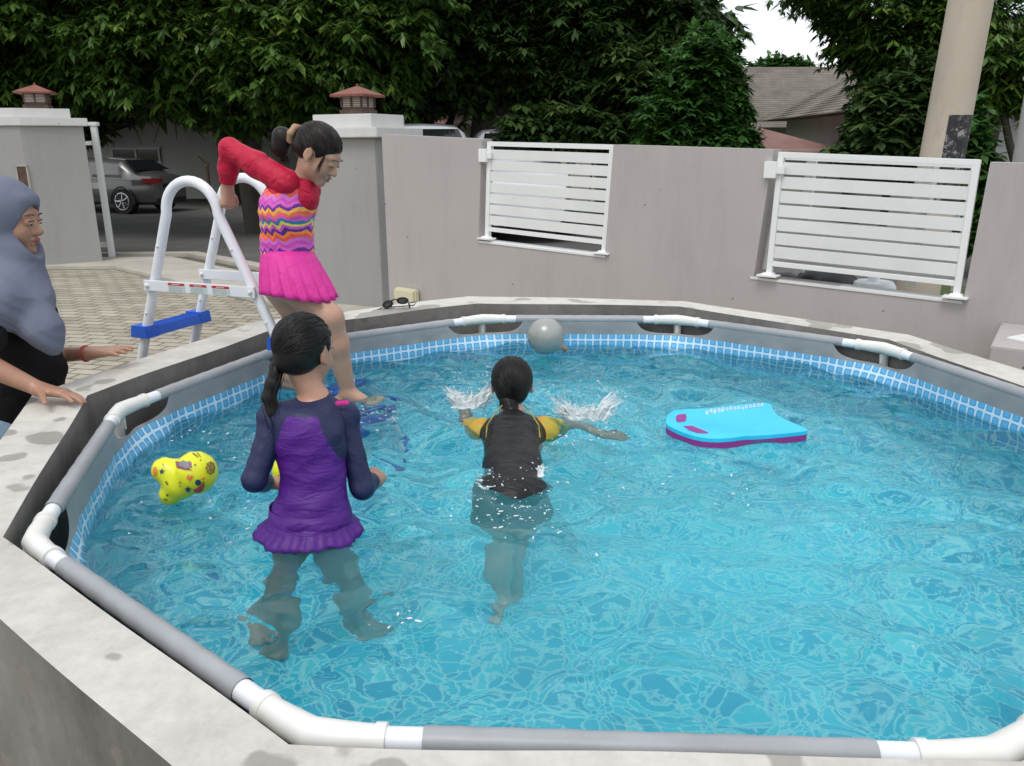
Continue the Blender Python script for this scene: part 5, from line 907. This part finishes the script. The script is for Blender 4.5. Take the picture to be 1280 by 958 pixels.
MT['yellow_vinyl'] = (lambda m: (m.color(m.ramp(m.noise(4, 2), [(.3, (.70, .72, .015)), (.7, (.78, .80, .03))])), m.bump(m.noise(16, 2), .25, .006), m.m)[-1])(M('yellow_vinyl', (.75, .78, .02), .28))
for nm, c in (('ink_navy', (.008, .06, .12)), ('ink_orange', (.75, .22, .05)), ('ink_red', (.60, .06, .05)), ('ink_grey', (.20, .22, .24)), ('ink_purple', (.25, .08, .12)), ('ink_green', (.08, .25, .06)), ('ink_brown', (.22, .13, .04))): smat(nm, c, .4)
def P0(u, v): return (185+u*95/1011, 550+v*90/958)          # the toy's own detail picture
s = SDF(); Yf = 2.07
for (x, y, r_, dy) in ((206, 588, .034, 0), (245, 591, .056, .0), (213, 618, .029, -.01), (225, 604, .044, -.005), (218, 592, .036, .0)): s.ell(P(x, y, Yf+dy), (r_*1.02, r_, r_*1.04), None, .014)
fl = s.build('swim_float', 'yellow_vinyl', None, .003, disp=lambda V: V+.0007*np.sin(V[:, :1]*190+V[:, 1:2]*90)*np.array([[0, .3, 1]])); tag(fl, 'larger yellow inflated float with printed stars and a ship wheel, left of the standing girl', 'swim float', 'yellow floats')
bv = BVHTree.FromPolygons([v.co for v in fl.data.vertices], [p.vertices[:] for p in fl.data.polygons])
def pr(polys, mat_, name): m = MB(); project(m, bv, polys); m.v and m.build(name, mat_, fl, clean=False)
q = lambda u, v, r_, *a: (lambda c: (c[0], c[1], r_*95/1011)+a)(P0(u, v))
pr([star(*q(188, 420, 44))], 'ink_navy', 'printed_star'); pr([star(*q(535, 655, 48))], 'ink_navy', 'printed_star')
c = P0(822, 378); wh = []
for i in range(8): a = i*math.pi/4; wh.append(barq(c[0], c[1], c[0]+6.4*math.cos(a), c[1]+8.6*math.sin(a), .85))
for i in range(16): a, b_ = i*math.pi/8, (i+1)*math.pi/8; wh.append([(c[0]+4.1*math.cos(a), c[1]+6.2*math.sin(a)), (c[0]+4.1*math.cos(b_), c[1]+6.2*math.sin(b_)), (c[0]+5.1*math.cos(b_), c[1]+7.4*math.sin(b_)), (c[0]+5.1*math.cos(a), c[1]+7.4*math.sin(a))])
pr(wh, 'ink_brown', 'printed_ship_wheel')
pr([[P0(*v) for v in ((365, 290), (430, 300), (560, 390), (590, 410), (480, 400), (390, 375))], [P0(*v) for v in ((540, 280), (580, 300), (585, 380), (550, 360))]], 'ink_purple', 'printed_boat'); pr([[P0(*v) for v in ((415, 310), (470, 275), (540, 300), (570, 370), (500, 385), (430, 350))]], 'ink_grey', 'printed_boat_hull')
pr([[P0(*v) for v in ((600, 665), (640, 640), (700, 600), (735, 545), (745, 600), (720, 660), (660, 695), (620, 690))]], 'ink_red', 'printed_melon_slice'); pr([[P0(*v) for v in ((745, 540), (752, 610), (720, 675), (660, 702), (700, 665), (735, 610))]], 'ink_green', 'printed_melon_rind')
pr([[P0(*v) for v in ((510, 500), (540, 455), (560, 490), (590, 460), (600, 500), (560, 545), (530, 530))], [P0(*v) for v in ((690, 520), (750, 490), (745, 530))], disc(*q(100, 420, 28), 10, 2.2)], 'ink_orange', 'printed_shells')
pr([disc(*q(665, 565, 40), 10)], 'ink_navy', 'printed_dot'); pr([[P0(*v) for v in ((80, 560), (110, 590), (175, 650), (190, 700), (150, 700), (110, 660), (90, 620))]], 'ink_navy', 'printed_whale')
pr([barq(*P0(590, 185), *P0(670, 240), .8), barq(*P0(650, 180), *P0(700, 235), .8), barq(*P0(200, 320), *P0(215, 355), 1.1), barq(*P0(610, 330), *P0(640, 345), 1.2)], 'ink_brown', 'printed_strokes')
pr([barq(*P0(415, 580), *P0(440, 550), 1.1), barq(*P0(425, 620), *P0(440, 600), .9), barq(*P0(245, 545), *P0(270, 600), 1.3), barq(*P0(590, 745), *P0(650, 770), 1.6), barq(*P0(215, 780), *P0(260, 800), 1.6), disc(*q(262, 730, 16)), disc(*q(895, 540, 22)), disc(*q(920, 595, 16)), disc(*q(490, 195, 9)), barq(*P0(690, 280), *P0(705, 270), 1)], 'ink_brown', 'printed_specks')
s = SDF(); s.ell(P(357, 588, 2.10), (.036, .04, .040), None, .01); s.ell(P(361, 603, 2.09), (.034, .04, .032), None, .01); f2 = s.build('swim_float', 'yellow_vinyl', None, .003); tag(f2, 'smaller yellow inflated float half hidden behind the standing girl', 'swim float', 'yellow floats')
bv = BVHTree.FromPolygons([v.co for v in f2.data.vertices], [p.vertices[:] for p in f2.data.polygons]); m = MB(); project(m, bv, [barq(352, 575, 355, 592, 1.4), barq(349, 594, 352, 605, 1.6), star(355, 585, 4)])
if m.v: m.build('printed_marks', 'ink_navy', f2, clean=False)
# balloon
MT['silver_balloon'] = M('silver_balloon', (.33, .34, .32), .30, metal=.15).m; c = P(682, 420, 3.66); kn = P(707, 437, 3.62); s = SDF(); s.ell(c, (.085, .085, .083)); s.cone(c+(kn-c)*.35, c+(kn-c)*.80, .060, .010, .03)
bl = s.build('balloon', 'silver_balloon', None, .003, relax=5); tag(bl, 'silver-grey balloon floating by the far rim of the pool', 'balloon')
m = MB(); d = (kn-c).normalized(); m.tube([c+d*.082, c+d*.095, c+d*.104, c+d*.118], [.007, .006, .011, .014], 12); m.tube([c+d*.093+Vector((0, 0, .006)), c+d*.093-Vector((0, 0, .006))], .006, 8); m.build('knot', 'ink_brown', bl, sm=60, clean=False)
# kickboard
top_px = [(832.4, 529), (832.6, 524), (833.5, 519.5), (838.9, 514.4), (851, 511.6), (883.6, 511), (916, 506.6), (940, 503.8), (956, 503.2), (962, 504.2), (965, 507), (967, 514), (974.6, 521), (992, 529), (1007, 535.2), (1010, 537.5), (1007, 539.5), (967.8, 543.6), (945, 545), (930, 545.3), (916, 547.6), (894, 549), (871.5, 546.7), (851, 540), (837, 533.5)]
zt = .680; pts = []
N_ = len(top_px); tp3 = [PZ(x, y, zt) for x, y in top_px]
for i in range(N_):                                         # rounded outline (corner cutting)
    a_, b_ = tp3[i], tp3[(i+1) % N_]; pts += [a_*.75+b_*.25, a_*.25+b_*.75]
MT['cyan_foam'] = vary('cyan_foam', (.015, .50, .80), (.035, .60, .88), 7, .42, .15, 90, .002).m; smat('magenta_foam', (.28, .03, .24), .6); smat('white_ink', (.75, .85, .88), .4)
kb = empty('kickboard', sum(pts, Vector())/len(pts)-Vector((0, 0, .02)), 'turquoise foam kickboard with a magenta underside floating at the right', 'kickboard')
m = MB(); m.prism([p-Vector((0, 0, .013)) for p in pts], (0, 0, .013)); m.build('upper_foam', 'cyan_foam', kb, bev=.0025); m = MB(); m.prism([p-Vector((0, 0, .034)) for p in pts], (0, 0, .0205)); m.build('lower_foam', 'magenta_foam', kb, bev=.003)
def KQ(u, v): return PZ(820+u/5.82, 480+v/5.82, zt+.0006)
m = MB(); m.prism([KQ(*v) for v in ((145, 240), (160, 225), (215, 219), (222, 240), (216, 272), (160, 280), (146, 268))], (0, 0, .0008)); m.build('grip_hole', 'magenta_foam', kb)
m = MB(); m.prism([KQ(*v) for v in ((200, 308), (262, 306), (310, 325), (382, 355), (370, 361), (300, 358), (240, 338))], (0, 0, .0008)); m.build('grip_slot', 'magenta_foam', kb)
m = MB(); g = np.random.default_rng(3)
for i in range(15):
    u = 372+i*28.5; v = 205-i*3.6+g.normal()*2; h_ = (17 if i < 5 else 12); w_ = 9
    for (a, b_, c_, d_) in ((-w_, -h_, -w_+6, h_), (w_-5, -h_*.8, w_, h_*.8), (-w_, -h_, w_, -h_+7), (-w_, h_-8, w_, h_)) [:(3+i % 2)]: m.hexa([KQ(u+a, v+b_), KQ(u+c_, v+b_), KQ(u+c_, v+d_), KQ(u+a, v+d_)], (0, 0, .0006+.00005*i))
m.build('worn_lettering', 'white_ink', kb, clean=False)
# goggles
gz = lambda x, y, z=.838: PZ(x, y, z)
g0 = gz(495, 383, .822); gg = empty('swim_goggles', g0, 'black swimming goggles lying on the surround in front of the ivory box', 'goggles')
smat('goggle_lens', (.10, .11, .11), .08)
for (x, y, rx, rz_, tl_) in ((484.5, 380.5, .021, .017, -.5), (503, 376, .024, .0145, .0)):
    c = P(x, y, gz(495, 382).y); X_ = Vector((math.cos(.1), 0, -math.sin(tl_)*.5)).normalized(); Z_ = Vector((0, -.35, .94)); ringp = [c+X_*math.cos(a)*rx+Z_*math.sin(a)*rz_ for a in np.linspace(0, 2*math.pi, 25)]
    m = MB(); m.tube(ringp, .0048, 8, cap=False); m.tube([p+Vector((0, .012, -.002)) for p in ringp], .0050, 8, cap=False); m.tube([p+Vector((0, .006, -.001)) for p in ringp], .0045, 8, cap=False); m.build('eyecup', 'black_plastic', gg, sm=60, clean=False)
    m = MB(); m.add([c]+ringp[:-1], [(0, i+1, (i+1) % 24+1) for i in range(24)]); m.build('lens', 'goggle_lens', gg)
yg = gz(495, 382).y
m = MB(); m.tube([P(489, 376, yg), P(493, 374.5, yg), P(497, 375, yg)], .0035, 8); m.build('nose_bridge', 'black_plastic', gg, sm=60)
m = MB(); m.tube([P(479, 384, yg), P(474, 386.5, yg), P(468, 388, yg), P(476, 387.5, yg+.01), P(488, 384, yg+.02), P(505, 383, yg+.02), P(517, 382, yg), P(521, 377.5, yg), P(513, 378.5, yg)], .0038, 8, sq=.6); m.tube([P(511, 378, yg), P(512, 385, yg-.01)], .004, 8); m.build('strap', 'black_plastic', gg, sm=60, clean=False)
# ------------------------------------------------------------------ splashes and foam
mw = M('white_water', (.92, .97, .98), .12); mw.b.inputs['Transmission Weight'].default_value = .35; mw.b.inputs['IOR'].default_value = 1.33; MT['white_water'] = mw.m
def splash(px, seed, n, wid, hgt, label, lean, depth=.035, narc=70, bowl=1.0):
    g = np.random.default_rng(seed); m = MB(); c = PZ(px[0], px[1], WZ); sd = SDF()
    for i in range(narc):                                   # torn sheets and strings of thrown water
        x = (g.random()-.5)*1.5*wid; y = g.normal()*depth*.5; e = min(1, abs(x)/wid*1.5); hh = hgt*(.15+.6*e*g.random()+.25*g.random()**3); p0 = c+Vector((x, y, -.004)); out = Vector((x*lean*.9+g.normal()*.012, g.normal()*.012, 0))
        p1 = p0+out*.4+Vector((0, 0, hh*.6)); p2 = p0+out+Vector((0, 0, hh)); r0 = .0034+.0042*g.random(); sd.cone(p0, p1, r0, r0*.55, .004); sd.cone(p1, p2, r0*.55, .0012, .003)
        if g.random() < .5: q = p1+Vector((g.normal()*.02, g.normal()*.01, g.random()*.015)); sd.cone(p1, q, r0*.5, .0012, .003)
        if g.random() < .6: sd.ell(p2+Vector((g.normal()*.004, 0, .006)), (.0022+.0016*g.random(),)*3, None, .002)
    for i in range(narc): a = g.random()*6.28; rr = g.random()**.5; sd.ell(c+Vector((math.cos(a)*rr*wid*.9, math.sin(a)*rr*depth*1.6, -.001)), (.010*g.random()+.004, .006*g.random()+.003, .003), None, .004)
    for i in range(n):
        h = (g.random()**1.8)*hgt*1.15; x = g.normal()*wid*.6; y = g.normal()*depth; r_ = .0007+.0022*g.random()**3; m.ball(c+Vector((x*(1+lean*h*4), y, h)), (r_, r_, r_*(1+g.random()*1.2)), 6, 4, Matrix.Rotation(g.normal()*.6, 3, 'Y'))
    tag(sd.build('splash', 'white_water', None, .0022, relax=1, extra=m), label, 'splash', None, 'stuff')
splash((586, 507), 1, 220, .070, .125, 'white splash of water left of the swimming child', 1.1, .035, 110)
splash((730, 522), 2, 280, .090, .120, 'white splash of water right of the swimming child', 1.2, .035, 130)
splash((622, 605), 3, 120, .055, .028, 'white bubbles breaking over the back of the swimming child', .6, .03, 60)
splash((668, 590), 4, 60, .030, .022, 'white bubbles beside the hip of the swimming child', .6, .03, 26)
# foam lace on the water round the swimmer and the ladder
m = MB(); g = np.random.default_rng(11)
for (cx, cy, w_, n_) in ((575, 520, .16, 220), (760, 525, .14, 160), (700, 560, .12, 110), (300, 640, .10, 60), (250, 545, .16, 60), (470, 520, .10, 90), (860, 620, .25, 60), (500, 770, .05, 14), (650, 640, .12, 120), (1090, 800, .05, 14)):
    c = PZ(cx, cy, WZ)
    for i in range(n_):
        r_ = .0010+.0026*g.random()**2; p = c+Vector((g.normal()*w_, g.normal()*w_*.7, 0)); m.ball(p+Vector((0, 0, .002)), (r_*(1+2*g.random()), r_, r_*.6), 6, 4, Matrix.Rotation(g.random()*3, 3, 'Z'))
tag(m.build('foam', 'white_water', None, sm=80, clean=False), 'scattered white foam bubbles on the pool water', 'foam', None, 'stuff')
# ------------------------------------------------------------------ odds and ends beyond the wall
smat('bag_black', (.015, .015, .017), .35); smat('blue_strap', (.02, .12, .55), .5)
c = PP(1040, 352, W0+np.array(WN)*.5, WN); s = SDF(); g = np.random.default_rng(2)
for i in range(9): s.ell(c+Vector((g.normal()*.12, g.normal()*.05, -.06+g.normal()*.03)), (.10, .09, .08), None, .02)
s.cone(c+Vector((0, 0, -.1)), c+Vector((0, 0, -c.z+.06)), .2, .24, .05); o = s.build('refuse_bag', 'bag_black', None, .012); tag(o, 'lumpy black refuse bag behind the larger slatted panel', 'bag')
a_ = c-WN*.13; m = MB(); m.tube([a_+Vector((.09, 0, .06)), a_+Vector((.05, 0, -.03)), a_+Vector((.02, 0, -.12))], .006, 8); m.build('tie_strap', 'blue_strap', o, sm=60)
c = PP(1092, 352, W0+np.array(WN)*.5, WN); m = MB(); m.tube([(c.x, c.y, .02), (c.x, c.y, .1), (c.x, c.y, c.z-.03), (c.x, c.y, c.z)], [.13, .14, .14, .12], 20); m.tube([(c.x, c.y, c.z), (c.x, c.y, c.z+.05)], [.04, .03], 12); tag(m.build('plastic_drum', 'white_plastic', None, sm=50), 'white plastic drum standing behind the larger slatted panel', 'drum')
q = PZ(262, 262, 0); m = MB(); x0, y0 = P(262, 240, 21).x, 21.0; m.tube([(x0, y0, 0), (x0, y0, 1.05), P(260, 205, 21), P(249, 194, 21)], .05, 8); tag(m.build('bent_pole', 'rust', None, sm=50), 'dark bent metal pole by the road beside the parked sedan', 'pole')
sheet('grass_patch', [(3.0, 5.4), (6.5, 3.2), (9, 6.5), (4.5, 9.5)], 'grassg', .012)
